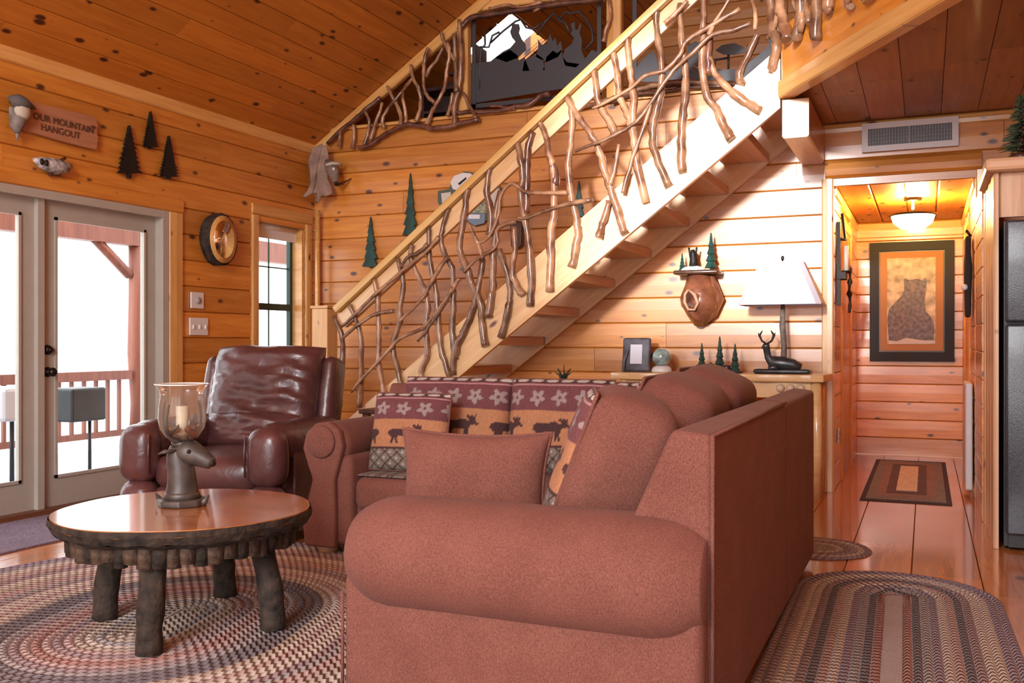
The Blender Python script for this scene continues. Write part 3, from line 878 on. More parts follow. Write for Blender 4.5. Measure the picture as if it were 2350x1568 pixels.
for L, r, mt in ((H_([(0,1270),(150,1260),(500,1250),(700,1200),(850,1180),(1000,1060),(1080,1060)]), .024, M_BRANCHD),
              (K_([(-250,1010),(0,950),(150,900),(350,830),(600,780),(900,765),(1150,780),(1300,800)]), .026, M_BRANCH),
              (K_([(100,960),(300,880),(560,860),(800,815),(1150,805)]), .018, M_BRANCHD),
              (H_([(60,330),(120,280),(200,200),(400,165),(700,120),(1000,70),(1500,10),(1700,-10)]), .026, M_BRANCHD),
              (H_([(400,100),(600,60),(760,90),(1000,20)]), .018, M_BRANCH), (H_([(900,130),(1080,30),(1180,-30)]), .014, M_BRANCH),
              (H_([(1750,-20),(1770,180),(1720,330),(1690,470)]), .017, M_BRANCH),
              (H_([(400,1190),(560,1200),(700,1230)]), .012, M_BRANCHD)):
    branch(gr_, [onY(a, b, YB - .05) for a, b in L], r, mt)
def vpost(px, w, name='post', mat=None):
    p = onY(px, 200, YP)
    board(gr_, (p.x - w / 2, YP - .05, 3.1), (0, 0, 1), (1, 0, 0), (0, -1, 0), min(1.0, roofz(p.x - w / 2) - 3.11), w, .07, mat or M_TRIM, name)
vpost(1066, .11); vpost(1412, .13)
vpost(1790, .12)
# top rail of the guard and beam above it
t0 = onY(1052, 25, YB)
board(gr_, (-3.57, YB + .0, 3.98), (1, 0, 0), (0, 0, 1), (0, -1, 0), 2.9, .10, .09, M_TRIM, 'top_rail')
def panel(pxa, pxb, ya, yb, shapes, lines):
    """cut-out steel panel: frame, ground and silhouettes; shapes in photo pixels"""
    p0, p1 = onY(pxa, ya, YP), onY(pxb, yb, YP)
    fr = MB()
    zt, zb = 3.965, 3.155
    w = .035
    for a, b, c_, e in ((p0.x, p0.x + w, zb, zt), (p1.x - w, p1.x, zb, zt), (p0.x, p1.x, zb, zb + w), (p0.x, p1.x, zt - w, zt)):
        fr.box(a, b, YP - .006, YP + .006, c_, e)
    fo = fr.build('metal_panel', M_STEEL, gr_, world=True)
    for nm, L in shapes:
        q = [onY(a, b, YP) for a, b in L]
        M = Matrix(((1, 0, 0, 0), (0, 0, -1, YP + .003), (0, 1, 0, 0), (0, 0, 0, 1)))
        me = MB().prism([(v.x, v.z) for v in q], .006).mesh(nm)
        link(nm, me, M_STEEL, fo, M)
    for L in lines:
        q = [onY(a, b, YP) for a, b in L]
        MB().tube(q, .010, 5).build('outline', M_STEEL, fo, world=True)
    return fo
panel(1084, 1380, 45, 230, [
  ('ground_cutout', H_([(205,1165),(205,720),(330,700),(420,690),(470,650),(560,600),(640,560),(720,620),(740,680),(800,640),(860,800),(1010,790),(1050,640),(1120,570),(1170,600),(1220,560),(1230,640),(1280,700),(1420,720),(1500,640),(1560,560),(1700,620),(1700,920)])),
  ('bear_cutout', H_([(470,650),(560,580),(640,540),(700,470),(660,420),(640,360),(660,300),(650,260),(700,270),(740,270),(750,320),(740,370),(770,440),(810,490),(820,560),(730,650),(600,700)])),
  ('tree_cutout', H_([(930,640),(960,520),(950,440),(990,500),(1050,500),(1090,380),(1120,470),(1150,420),(1170,520),(1210,460),(1230,560),(1180,640),(1050,700)])),
  ('deer_cutout', H_([(1230,640),(1260,550),(1330,500),(1360,430),(1320,380),(1340,340),(1320,270),(1370,250),(1370,330),(1400,340),(1430,250),(1440,300),(1420,370),(1450,460),(1440,560),(1480,660),(1380,760),(1260,740)])),
  ('cabin_cutout', H_([(780,800),(800,690),(850,650),(930,600),(1010,660),(1030,790)])),
 ], [H_([(420,480),(560,350),(700,240),(760,220),(820,310),(900,330),(1000,250)]), H_([(940,390),(1040,240),(1130,150),(1190,230),(1260,260),(1310,360)]),
     H_([(1190,220),(1270,130),(1320,150),(1420,130),(1500,220),(1560,330),(1570,460),(1480,560)]), H_([(350,320),(360,500),(310,560),(300,760),(300,1000)]), H_([(300,530),(400,530),(440,400),(520,360)])])
panel(1452, 1775, 0, 180, [
  ('ground_cutout', K_([(300,760),(320,640),(380,560),(480,470),(560,640),(700,660),(790,570),(900,640),(1000,660),(1300,640),(1500,480),(1590,400),(1590,620),(1300,770)])),
  ('bird_cutout', K_([(1060,470),(1120,420),(1240,400),(1330,440),(1350,480),(1230,510),(1130,505)])),
  ('rock_cutout', K_([(800,580),(800,430),(880,380),(930,420),(930,640)])),
 ], [K_([(1180,510),(1180,640)]), K_([(1050,640),(1060,560),(1170,540)])])
# dark case added for the attic's shade, and the skylight, behind the railing
bk = thing('loft_shade_case', 'low dark case added for the attic shade under the roof slope behind the branch railing', 'shade_case', (-4.4, 8.0, 3.0))
M_MAR = plain('dark_shade_wood', (.045, .016, .012), .6)  # near-black tone stands in for the unlit low attic
bx0, bx1, by0, by1 = -4.36, -3.80, 7.95, 8.20
bzt = [roofz(bx0) - .05, roofz(bx1) - .05]
def slanted(m, x0, x1, y0, y1, z0, zt0, zt1):
    m.prism([(x0, z0), (x1, z0), (x1, zt1), (x0, zt0)], y1 - y0, Matrix(((1, 0, 0, 0), (0, 0, -1, y1), (0, 1, 0, 0), (0, 0, 0, 1))))
    return m
zr = lambda x: roofz(x) - .06
slanted(MB(), bx0, bx1, by1 - .02, by1, 3.0, zr(bx0), zr(bx1)).build('back_panel', M_MAR, bk, world=True)
for xa in (bx0, bx1 - .025):
    slanted(MB(), xa, xa + .025, by0, by1 - .02, 3.0, zr(xa), zr(xa + .025)).build('side_panel', M_MAR, bk, world=True)
slanted(MB(), bx0 + .025, bx1 - .025, by0, by1 - .02, zr(bx0 + .025) - .03, zr(bx0 + .025), zr(bx0 + .025)).build('shelf', M_MAR, bk, world=True)
MB().box(bx0 + .025, bx1 - .025, by0, by1 - .02, 3.0, 3.04).build('shelf', M_MAR, bk, world=True)
MB().box(bx0 + .025, bx1 - .025, by0, by1 - .02, 3.26, 3.285).build('shelf', M_MAR, bk, world=True)
MB().box(bx1 - .28, bx1 - .025, by0, by1 - .02, 3.60, 3.62).build('shelf', M_MAR, bk, world=True)
M_PALE = plain('pale_bar_tone', (.45, .38, .33), .6)  # pale bars across the dark gap
for x0, x1, z0, z1 in ((bx1 - .20, bx1 - .05, 3.62, 3.65), (bx1 - .22, bx1 - .06, 3.285, 3.32), (bx1 - .19, bx1 - .07, 3.32, 3.35), (bx1 - .30, bx1 - .12, 3.04, 3.075)):
    MB().box(x0, x1, by0 + .02, by1 - .05, z0, z1).build('pale_bar', M_PALE, bk, world=True)
sk = MB().box(skx0, skx1, 8.05, 8.95, 0, .01).mesh('skylight')
for v in sk.vertices: v.co.z += roofz(v.co.x) + .06
M_SKYG = glass('skylight_glass'); _n = M_SKYG.node_tree.nodes; _m = [q for q in _n if q.type == 'MIX_SHADER'][0]
for _l in list(_m.inputs[0].links): M_SKYG.node_tree.links.remove(_l)
_m.inputs[0].default_value = .05
sko = link('window_2', sk, M_SKYG); sko['kind'] = 'structure'
# ------------------------------------------------------------------ soft furniture
M_RUST = fabric('rust_chenille', (.138, .051, .038), (.245, .102, .076), scale=330, stretch=(1, 1, .5))
M_PRINT = fabric('woven_lodge_print', (.5, .5, .5), (1, 1, 1), scale=140, attr='print')
C_RUST, C_MAR, C_TAN, C_GREY, C_DK, C_WHT = (.20, .075, .058), (.17, .062, .068), (.46, .215, .11), (.23, .19, .155), (.075, .038, .038), (.55, .50, .45)
MOOSE = np.array([(0, .52), (.02, .70), (.10, .78), (.42, .80), (.56, .90), (.70, .80), (.74, .84), (.66, .96), (.70, 1.06), (.78, .97), (.80, 1.10), (.85, .98), (.92, 1.08), (.90, .92), (.88, .86), (.93, .80), (.99, .70), (.97, .63), (.88, .66), (.80, .62), (.74, .50), (.72, .30), (.745, .0), (.69, .0), (.66, .28), (.62, .02), (.57, .02), (.60, .42), (.30, .44), (.27, .28), (.32, .02), (.265, .02), (.20, .30), (.13, .02), (.08, .02), (.12, .32), (.06, .45)])
def inpoly(x, y, P):
    r = np.zeros(x.shape, bool)
    j = len(P) - 1
    for i in range(len(P)):
        xi_, yi_, xj, yj = P[i][0], P[i][1], P[j][0], P[j][1]
        c = ((yi_ > y) != (yj > y)) & (x < (xj - xi_) * (y - yi_) / (yj - yi_ + 1e-12) + xi_)
        r ^= c; j = i
    return r
def lodge_print(s, t, shift=0.0, plain_back=None):
    """s metres across, t 0..1 up"""
    n = len(s)
    c = np.tile(np.array(C_MAR), (n, 1))
    def put(m, col): c[m] = col
    low = t < .27
    put(low, C_GREY)
    a, b = (s * 14 + t * 7) % 1.0, (s * 14 - t * 7) % 1.0
    put(low & ((a < .13) | (b < .13)), C_DK)
    put(low & (np.abs(a - .5) < .1) & (np.abs(b - .5) < .1), C_WHT)
    put((t > .255) & (t < .285), C_DK)
    tan = (t >= .285) & (t < .63)
    put(tan, C_TAN)
    pm = .27
    u = ((s + shift) / pm) % 1.0
    flip = (np.floor((s + shift) / pm).astype(int) % 3) == 2
    u = np.where(flip, 1 - u, u)
    mm = inpoly((u - .1) / .78, (t - .315) / .24, MOOSE)
    put(tan & mm, C_DK)
    fl_ = (t >= .63) & (t < .92)
    f = ((s + shift * .7) / .125) % 1.0 - .5
    g = (t - .775) / .25
    rr, th = np.hypot(f, g), np.arctan2(g, f)
    put(fl_ & (rr < .28 + .09 * np.cos(5 * th + np.floor((s + shift * .7) / .125) * 1.3)), (.33, .26, .25))
    put(fl_ & (rr < .07), C_MAR)
    put((t >= .915) & (t < .93), (.45, .25, .25))
    put((t >= .945), C_DK)
    h = (s / .085) % 1.0 - .5
    put((t >= .945) & (((h / .40) ** 2 + ((t - .972) / .02) ** 2) < 1), C_WHT)
    return c
def cushion(name, parent, M, w, h, th, mat, p=5.0, n=40, m=40, pinch=0.0, back=1.0, fn=None, sag=0.0, wr=0.0, seed=0, front=1.0, plainback=True, wsc=1.0):
    """local X width, Z height, -Y front; z from 0 to h"""
    from mathutils import noise as nz
    V, F, ST = [], [], []
    idx = {}
    for side in (0, 1):
        for j in range(m + 1):
            for i in range(n + 1):
                a, b = -1 + 2 * i / n, -1 + 2 * j / m
                edge = i in (0, n) or j in (0, m)
                if edge and side == 1:
                    idx[(1, i, j)] = idx[(0, i, j)]; continue
                # denser toward the rim for a round edge
                a2, b2 = math.sin(a * PI / 2) * .55 + a * .45, math.sin(b * PI / 2) * .55 + b * .45
                prof = max(0.0, (1 - abs(a2) ** p)) ** .5 * max(0.0, (1 - abs(b2) ** p)) ** .5
                d = th * .5 * prof * (front if side == 0 else back)
                pin = 1 - pinch * (1 - abs(b2) ** 2) if pinch else 1
                pin2 = 1 - pinch * (1 - abs(a2) ** 2) if pinch else 1
                x_, z_ = a2 * w / 2 * pin, h / 2 + b2 * h / 2 * pin2
                if sag: z_ -= sag * (1 - a2 * a2) * max(0, b2)
                q = Vector((x_, 0, z_))
                nn = (nz.noise(Vector((x_ * 7 * wsc + seed, z_ * 7 / wsc + x_ * 2.5 * (wsc < 1), side * 9))) + .5 * nz.noise(Vector((x_ * 15 * wsc, z_ * 15 / wsc + seed, side * 5)))) * wr * (prof + .15)
                y_ = (-1 if side == 0 else 1) * (d + nn)
                idx[(side, i, j)] = len(V)
                V.append((x_, y_, z_ + (0 if not wr else .4 * nn)))
                ST.append((x_ if side == 0 else 9e9, (b2 + 1) / 2))
        for j in range(m):
            for i in range(n):
                q = (idx[(side, i, j)], idx[(side, i + 1, j)], idx[(side, i + 1, j + 1)], idx[(side, i, j + 1)])
                F.append(q if side == 0 else q[::-1])
    me = bpy.data.meshes.new(name); me.from_pydata(V, [], F)
    me.polygons.foreach_set('use_smooth', [True] * len(F)); me.update()
    if fn is not None:
        st_ = np.array(ST)
        s_, t_ = st_[:, 0], st_[:, 1]
        bk_ = s_ > 1e8
        col = fn(np.where(bk_, 0, s_), t_)
        if plainback: col[bk_] = C_RUST
        at = me.color_attributes.new('print', 'FLOAT_COLOR', 'POINT')
        at.data.foreach_set('color', np.concatenate([col, np.ones((len(col), 1))], 1).ravel().astype(np.float32))
    return link(name, me, mat, parent, M)
def piping(parent, M, w, h, mat, r=.006, pinch=0.0, sag=0.0, name='piping'):
    pts = []
    N = 22
    for k in range(4):
        for i in range(N):
            t = -1 + 2 * i / N
            a, b = [(t, -1), (1, t), (-t, 1), (-1, -t)][k]
            x_ = a * w / 2 * (1 - pinch * (1 - b * b)); z_ = h / 2 + b * h / 2 * (1 - pinch * (1 - a * a))
            if sag: z_ -= sag * (1 - a * a) * max(0, b)
            pts.append((x_, 0, z_))
    pts.append(pts[0])
    return MB().tube(pts, r, 6).build(name, mat, parent, M=M)

# --- near section: loveseat running away from the camera, its rolled arm towards us
AX0, AX1 = -1.58, -.52          # front of the seat / back panel
AY0, AY1 = 2.56, 4.00
sA = thing('sectional_sofa', 'rust chenille loveseat section with a large rolled arm and tall flat back', 'sofa', (-1.1, 3.2, 0))
m = MB().add(*rbox(AX0 + .06, AX1 - .01, AY0 - .06, AY1, .05, .30, .03, 3), True)
m.build('base', M_RUST, sA, world=True)
# arm: outer panel + roll
pr = []
m = MB()
prof = [(AX0 + .02, .03), (AX1 - .02, .03), (AX1 - .02, .40), (AX0 + .02, .40), (AX0 + .0, .30), (AX0 + .06, .26)]
m.add(*rbox(AX0 - .055, AX1 - .012, AY0 - .085, AY0 + .12, .03, .42, .035, 4), True)
m.build('arm_panel', M_RUST, sA, world=True)
def roll(x0, x1, y, z, r, parent, ax='X', nseg=28, e=.05, name='arm_roll', seed=0, flat=1.0):
    from mathutils import noise as nz
    V, F = [], []
    ss = [0, .004, .018, .045] + [.08 + (1 - .16) * i / 18 for i in range(19)] + [.955, .982, .996, 1]
    L = x1 - x0
    for s_ in ss:
        dist = min(s_, 1 - s_) * L
        rr = r if dist > e else r * (1 - .30 * (1 - dist / e) ** 2.2)
        for k in range(nseg):
            t = 2 * PI * k / nseg
            w_ = 1 + .010 * nz.noise(Vector((s_ * L * 4 + seed, math.cos(t) * 2, math.sin(t) * 2)))
            V.append((s_ * L, rr * w_ * math.cos(t), rr * w_ * math.sin(t) * flat))
    for i in range(len(ss) - 1):
        for k in range(nseg):
            F.append((i * nseg + k, (i + 1) * nseg + k, (i + 1) * nseg + (k + 1) % nseg, i * nseg + (k + 1) % nseg))
    F.append(tuple(range(nseg))); F.append(tuple((len(ss) - 1) * nseg + k for k in range(nseg - 1, -1, -1)))
    F = [tuple(reversed(q)) for q in F]
    mm = MB().add(V, F, True)
    Mx = T(x0, y, z) if ax == 'X' else T(y, x0, z) @ R(PI / 2, 'Z')
    return mm.build(name, M_RUST, parent, M=Mx)
roll(AX0 - .03, AX1 - .012, AY0 + .01, .475, .172, sA, e=.15)
MB().tube([(AX0 - .052, AY0 - .083, .36), (AX0 - .052, AY0 - .083, .06)], .006, 6).build('piping', M_RUST, sA, world=True)
# seat cushions
for a, b in ((AY0 + .14, 3.32), (3.33, AY1)):
    m = MB().add(*rbox(AX0 - .02, AX1 - .28, a, b, .24, .42, .055, 5, puff=.012), True)
    m.build('seat_cushion', M_RUST, sA, world=True)
# back: outer panel thick at the bottom, slanted inner face
def back_wedge(y0, y1, parent, name='backrest'):
    pts = [(AX1, .04), (AX1, .872), (AX1 - .105, .885), (AX1 - .125, .85), (AX1 - .30, .46), (AX1 - .30, .04)]
    m = MB().prism(pts, y1 - y0, Matrix(((1, 0, 0, 0), (0, 0, -1, y1), (0, 1, 0, 0), (0, 0, 0, 1))))
    o = m.build(name, M_RUST, parent, world=True)
    bevel(o, .018, 3)
    return o
back_wedge(AY0 - .02, AY1 - .006, sA)
MB().tube([(AX1 + .001, AY0 - .018, .06), (AX1 + .001, AY0 - .018, .868), (AX1 + .001, AY1 - .02, .872)], .0065, 6).build('piping', M_RUST, sA, world=True)
# --- far section along the wall side, with the corner
BX0, BY0, BY1 = -2.99, 4.22, 5.06
sB = thing('sectional_sofa', 'rust chenille corner sofa section with a scrolled arm beside the recliner', 'sofa', (-1.8, 4.7, 0))
MB().add(*rbox(BX0 + .12, AX1 - .02, BY0 + .05, BY1 - .01, .06, .30, .03, 3), True).build('base', M_RUST, sB, world=True)
pts = [(AX1, .04), (AX1, .872), (AX1 - .105, .885), (AX1 - .125, .85), (AX1 - .30, .46), (AX1 - .30, .04)]
o = MB().prism(pts, BY1 - AY1 - .006, Matrix(((1, 0, 0, 0), (0, 0, -1, BY1), (0, 1, 0, 0), (0, 0, 0, 1)))).build('backrest', M_RUST, sB, world=True); bevel(o, .018, 3)
pts = [(-BY1, .04), (-BY1, .86), (-BY1 + .10, .875), (-BY1 + .12, .84), (-BY1 + .27, .46), (-BY1 + .27, .04)]
o = MB().prism(pts, AX1 - .3 - BX0 - .06, Matrix(((0, 0, 1, BX0 + .06), (-1, 0, 0, 0), (0, 1, 0, 0), (0, 0, 0, 1)))).build('backrest', M_RUST, sB, world=True); bevel(o, .018, 3)
for a, b in ((BX0 + .27, -2.105), (-2.10, -1.42)):
    w_, d_ = b - a, BY1 - .24 - (BY0 + .02)
    Mx = T((a + b) / 2, BY0 + .02 + d_ / 2, .28)
    V, F = rbox(a, b, BY0 + .0, BY1 - .25, .24, .42, .055, 5, puff=.014)
    MB().add(V, F, True).build('seat_cushion', M_RUST, sB, world=True)
# woven top strip on the seat (the print at the seat's front edge)
M_STRIP = fabric('woven_stripe', (.5, .5, .5), (1, 1, 1), attr='print')
cushion('seat_print', sB, T(-2.41, BY0 + .29, .428) @ R(-PI / 2, 'X') @ T(0, 0, -.27), .60, .56, .02, M_PRINT, p=8, n=60, m=40, fn=lambda s, t: lodge_print(s, np.where(t > .88, .97, .1)), back=1, front=1)
# scrolled arm
roll(BY0 - .02, BY1 - .1, BX0 + .12, .575, .125, sB, ax='Y', e=.05)
MB().add(*rbox(BX0 + .07, BX0 + .27, BY0 - .01, BY1 - .05, .06, .53, .03, 3), True).build('arm_panel', M_RUST, sB, world=True)
# flared scroll front of the arm
sc = [(.0, .05), (.19, .05), (.19, .25), (.185, .40), (.215, .50), (.235, .58), (.215, .66), (.15, .705), (.07, .695), (.01, .64), (-.01, .56), (.02, .475), (.05, .40), (.02, .29), (-.015, .19)]
o = MB().prism(sc, .05, Matrix(((1, 0, 0, BX0 + .0), (0, 0, -1, BY0 + .005), (0, 1, 0, 0), (0, 0, 0, 1)))).build('arm_front', M_RUST, sB, world=True); bevel(o, .015, 3)
MB().lathe([(.082, 0), (.086, .008), (.078, .016), (.03, .02)], 24, T(BX0 + .11, BY0 - .044, .60) @ R(PI / 2, 'X')).build('arm_scroll', M_RUST, o, world=True)
M_FOOT = plain('pale_wood_bun_foot', (.50, .27, .13), .4, coat=.3)
for xx in (BX0 + .09, -.75):
    MB().lathe([(.03, 0), (.05, .015), (.055, .035), (.04, .06)], 14, T(xx, BY0 + .05, 0)).build('bun_foot', M_FOOT, sB, world=True)
for xx, yy in ((AX0 + .1, AY0 + .03), (AX1 - .08, AY0 + .03), (AX1 - .08, AY1 - .1)):
    MB().lathe([(.03, 0), (.05, .01), (.055, .03), (.04, .05)], 14, T(xx, yy, 0)).build('bun_foot', M_FOOT, sA, world=True)

# --- loose back cushions (each can be lifted off)
def back_cushion(name, label, loc, rz, w, h, th, tilt, fn, group=None, seed=0, mat=M_PRINT, p=4.0, wr=.008, sag=0.0, cat='cushion'):
    t = thing(name, label, cat, loc, rz, group)
    M = wm(t) @ R(tilt, 'X')
    c = cushion('cover', t, M, w, h, th, mat, p=p, n=110 if fn else 36, m=90 if fn else 30, fn=fn, wr=wr, seed=seed, sag=sag)
    piping(c, M, w * 1.0, h * 1.0, M_RUST, .006, sag=sag)
    return t
zc = .415
back_cushion('back_cushion', 'moose print back cushion at the scrolled arm end of the far sofa', (-2.38, 4.68, zc + .012), 0, .65, .50, .22, -.20, lambda s, t: lodge_print(s, t, .05), seed=1)
back_cushion('back_cushion', 'moose print back cushion in the middle of the far sofa back', (-1.765, 4.68, zc + .012), 0, .57, .50, .22, -.20, lambda s, t: lodge_print(s, t, .41), seed=2)
back_cushion('back_cushion', 'moose print back cushion tucked into the sofa corner', (-1.22, 4.67, zc + .012), -.03, .51, .49, .18, -.20, lambda s, t: lodge_print(s, t, .2), seed=3)
# throw pillow with the same print at the left arm
back_cushion('throw_pillow', 'square moose print throw pillow leaning against the scrolled sofa arm', (-2.49, 4.37, .445), .06, .43, .41, .15, -.25, lambda s, t: lodge_print(s, np.clip(t, 0, 1), .12), seed=4, p=3.0, cat='pillow')
# near section cushions: printed faces turned into the seat, rust backs towards us
ca = [(3.00, 'plump boxy rust back cushion leaning beside the big rolled arm', .50, .50, .34, .03), (3.62, 'plump boxy rust back cushion in the middle of the loveseat', .50, .53, .05, .0), (4.19, 'plump boxy rust back cushion at the corner end of the loveseat', .54, .55, .0, .0)]
for i, (yy, lab, w_, h_, yaw, dx) in enumerate(ca):
    t = thing('back_cushion', lab, 'cushion', (AX1 - .475 - dx, yy, zc + .04), -PI / 2 + yaw)
    Mq = wm(t) @ R(-.36, 'X')
    V, F = rbox(-w_ / 2, w_ / 2, -.15, .13, 0, h_, .075, 5, puff=.03, noise=.008, sub=8, seed=5 + i)
    MB().add(V, F, True).build('cover', M_RUST, t, M=Mq)
    pfc = cushion('print_face', t, Mq @ T(0, -.150, .02), w_ - .07, h_ - .04, .075, M_PRINT, p=4.5, n=110, m=90, fn=lambda s, t: lodge_print(s, t, .1), wr=.004, seed=i)
    piping(pfc, Mq @ T(0, -.150, .02), w_ - .07, h_ - .04, M_RUST, .007)
# plain rust pillow standing at the front of the near seat
t = thing('throw_pillow', 'plain rust throw pillow with pinched corners standing behind the rolled arm', 'pillow', (-1.40, 2.90, .43), .08)
Mp = wm(t) @ R(-.10, 'X')
pcv = cushion('cover', t, Mp, .54, .39, .19, M_RUST, p=2.3, n=44, m=30, pinch=.10, wr=.012, seed=11)
piping(pcv, Mp, .54, .39, M_RUST, .006, pinch=.10)
# small dark print pillow lying on top at the corner
t = back_cushion('throw_pillow', 'small dark tapestry pillow peeking over the near sofa cushions', (-1.30, 4.37, .44), -.2, .34, .47, .12, -.3, lambda s, t: lodge_print(s, np.where(t > .5, .97, t), .1), seed=21, p=2.6, cat='pillow')

# ------------------------------------------------------------------ leather recliner
def leather():
    m, t, n, l, b = nt('oxblood_leather')
    tc = n.new('ShaderNodeTexCoord')
    ns = n.new('ShaderNodeTexNoise'); ns.inputs['Scale'].default_value = 3.5; ns.inputs['Detail'].default_value = 5
    l.new(tc.outputs['Object'], ns.inputs['Vector'])
    rp = n.new('ShaderNodeValToRGB'); rp.color_ramp.elements[0].position = .3; rp.color_ramp.elements[1].position = .75
    rp.color_ramp.elements[0].color, rp.color_ramp.elements[1].color = (.048, .018, .018, 1), (.115, .042, .040, 1)
    l.new(ns.outputs['Fac'], rp.inputs['Fac']); l.new(rp.outputs['Color'], b.inputs['Base Color'])
    b.inputs['Roughness'].default_value = .33; b.inputs['Coat Weight'].default_value = .3; b.inputs['Coat Roughness'].default_value = .25
    mu = n.new('ShaderNodeTexNoise'); mu.inputs['Scale'].default_value = 9; mu.inputs['Detail'].default_value = 3; mu.inputs['Distortion'].default_value = 1.2
    l.new(tc.outputs['Object'], mu.inputs['Vector'])
    bp = n.new('ShaderNodeBump'); bp.inputs['Strength'].default_value = .35; bp.inputs['Distance'].default_value = .02
    l.new(mu.outputs['Fac'], bp.inputs['Height']); l.new(bp.outputs['Normal'], b.inputs['Normal'])
    return m
M_LEATH = leather()
RC = thing('leather_recliner', 'wrinkled oxblood leather recliner armchair with fat rounded arms by the window', 'armchair', (-3.77, 4.66, 0), math.radians(9))
def rp_(name, x0, x1, y0, y1, z0, z1, r, puff=0, noise=0, sub=0, mat=None, seed=0, M=None):
    V, F = rbox(x0, x1, y0, y1, z0, z1, r, 5, puff, noise, sub, seed)
    return MB().add(V, F, True).build(name, mat or M_LEATH, RC, M=wm(RC) @ (M if M is not None else Matrix.Identity(4)))
rp_('base', -.40, .40, -.36, .42, .04, .30, .03)
rp_('footrest', -.315, .315, -.46, -.36, .10, .30, .045, .01, .004, 6)
rp_('seat', -.315, .315, -.46, .28, .28, .475, .075, .025, .006, 8, seed=2)
for s_ in (-1, 1):
    xa, xb = (-.50, -.30) if s_ < 0 else (.30, .50)
    arm_ = rp_('arm', xa, xb, -.36, .36, .10, .60, .085, .01, .004, 6, seed=3 + s_)
    # bulging pad over the arm and its stacked front rolls
    rp_('arm_pad', xa - .012, xb + .012, -.46, .34, .44, .66, .10, .012, .005, 8, seed=6 + s_)
    rp_('arm_front', xa - .005, xb + .005, -.52, -.36, .33, .64, .078, .012, .003, 6, seed=8 + s_)
    rp_('arm_foot', xa + .0, xb - .0, -.525, -.36, .05, .325, .076, .014, .003, 6, seed=9 + s_)
    pp = [(s_ * .30, -.505, .60), (s_ * .297, -.515, .50), (s_ * .30, -.51, .38)]
    MB().tube(pp, .006, 6).build('piping', M_LEATH, arm_, M=wm(RC))
MB().box(.498, .512, -.34, .36, .06, .56).build('side_panel', M_LEATH, RC)
# backrest: pillowy, wrinkled, leaning back
Mb = T(0, .20, .44) @ R(-.24, 'X')
def cush_l(name, w, h, th, M, p, wr, seed, fr=1.3, n=56, m=48):
    return cushion(name, RC, wm(RC) @ M, w, h, th, M_LEATH, p=p, n=n, m=m, wr=wr, seed=seed, front=fr, back=.7, sag=-.01, wsc=.55)
cush_l('backrest', .74, .66, .26, Mb, 4.5, .028, 31)
cush_l('lumbar_roll', .66, .24, .26, T(0, .15, .44) @ R(-.22, 'X'), 4.0, .022, 33)
rp_('back_shell', -.40, .40, .10, .22, .0, .60, .055, .01, .004, 4, M=Mb)
for s_ in (-1, 1):
    xa, xb = (-.455, -.355) if s_ < 0 else (.355, .455)
    rp_('back_wing', xa, xb, -.03, .16, .12, .60, .048, .01, .004, 4, M=Mb, seed=41 + s_)

# ------------------------------------------------------------------ end table between recliner and sofa
M_DKWOOD = wood('dark_brown_wood', (.04, .016, .008), (.09, .035, .018), rough=.4, coat=.2, knots=0, axis=2)
et = thing('end_table', 'small dark wooden end table between the recliner and the sofa arm', 'side table', (-3.05, 5.42, 0))
MB().add(*rbox(-.26, .26, -.22, .22, .66, .69, .008, 2)).build('table_top', M_DKWOOD, et)
for sx in (-1, 1):
    for sy in (-1, 1): MB().box(sx * .22 - .02, sx * .22 + .02, sy * .18 - .02, sy * .18 + .02, 0, .66).build('leg', M_DKWOOD, et)
MB().box(-.22, .22, -.18, .18, .2, .22).build('shelf', M_DKWOOD, et)
t = thing('dark_dish', 'low dark dish standing on the small end table', 'dish', (-3.03, 5.40, .69))
MB().lathe([(.05, 0), (.09, .012), (.11, .035), (.105, .038), (.05, .015)], 18).build('bowl', M_DKWOOD, t)

# ------------------------------------------------------------------ log coffee table
M_BARK = plain('rough_dark_bark', (.034, .022, .015), .85, noise=.8, nscale=22, bump=1.0, bscale=35)
M_BARKL = plain('peeled_brown_bark', (.075, .044, .026), .75, noise=.75, nscale=18, bump=1.0, bscale=40)
def slab_mat():
    m, t, n, l, b = nt('polished_slab_wood')
    tc = n.new('ShaderNodeTexCoord')
    mp = n.new('ShaderNodeMapping'); mp.inputs['Scale'].default_value = (2, 14, 8); mp.inputs['Rotation'].default_value = (0, 0, .45)
    l.new(tc.outputs['Object'], mp.inputs['Vector'])
    ns = n.new('ShaderNodeTexNoise'); ns.inputs['Scale'].default_value = 1.4; ns.inputs['Detail'].default_value = 6; ns.inputs['Distortion'].default_value = .7
    l.new(mp.outputs[0], ns.inputs['Vector'])
    rp = n.new('ShaderNodeValToRGB'); rp.color_ramp.elements[0].position = .3; rp.color_ramp.elements[1].position = .75
    rp.color_ramp.elements[0].color, rp.color_ramp.elements[1].color = (.40, .135, .036, 1), (.66, .28, .10, 1)
    l.new(ns.outputs['Fac'], rp.inputs['Fac']); l.new(rp.outputs['Color'], b.inputs['Base Color'])
    b.inputs['Roughness'].default_value = .22; b.inputs['Coat Weight'].default_value = 1.0; b.inputs['Coat Roughness'].default_value = .08; b.inputs['Coat IOR'].default_value = 1.62
    return m
TC = onZ(404, 1170, .46)
TC = Vector((-2.70, 2.98, 0))
ct = thing('coffee_table', 'round polished wood slab coffee table with bark edge, log skirt and four bark legs', 'coffee table', TC)
TR = .485
def wob(a): return 1 + .012 * math.sin(3 * a + 1) + .008 * math.sin(7 * a)
ring = [(TR * wob(2 * PI * k / 72) * math.cos(2 * PI * k / 72), TR * wob(2 * PI * k / 72) * math.sin(2 * PI * k / 72)) for k in range(72)]
o = MB().prism(ring, .035, T(0, 0, .425)).build('table_top', slab_mat(), ct)
m = MB()
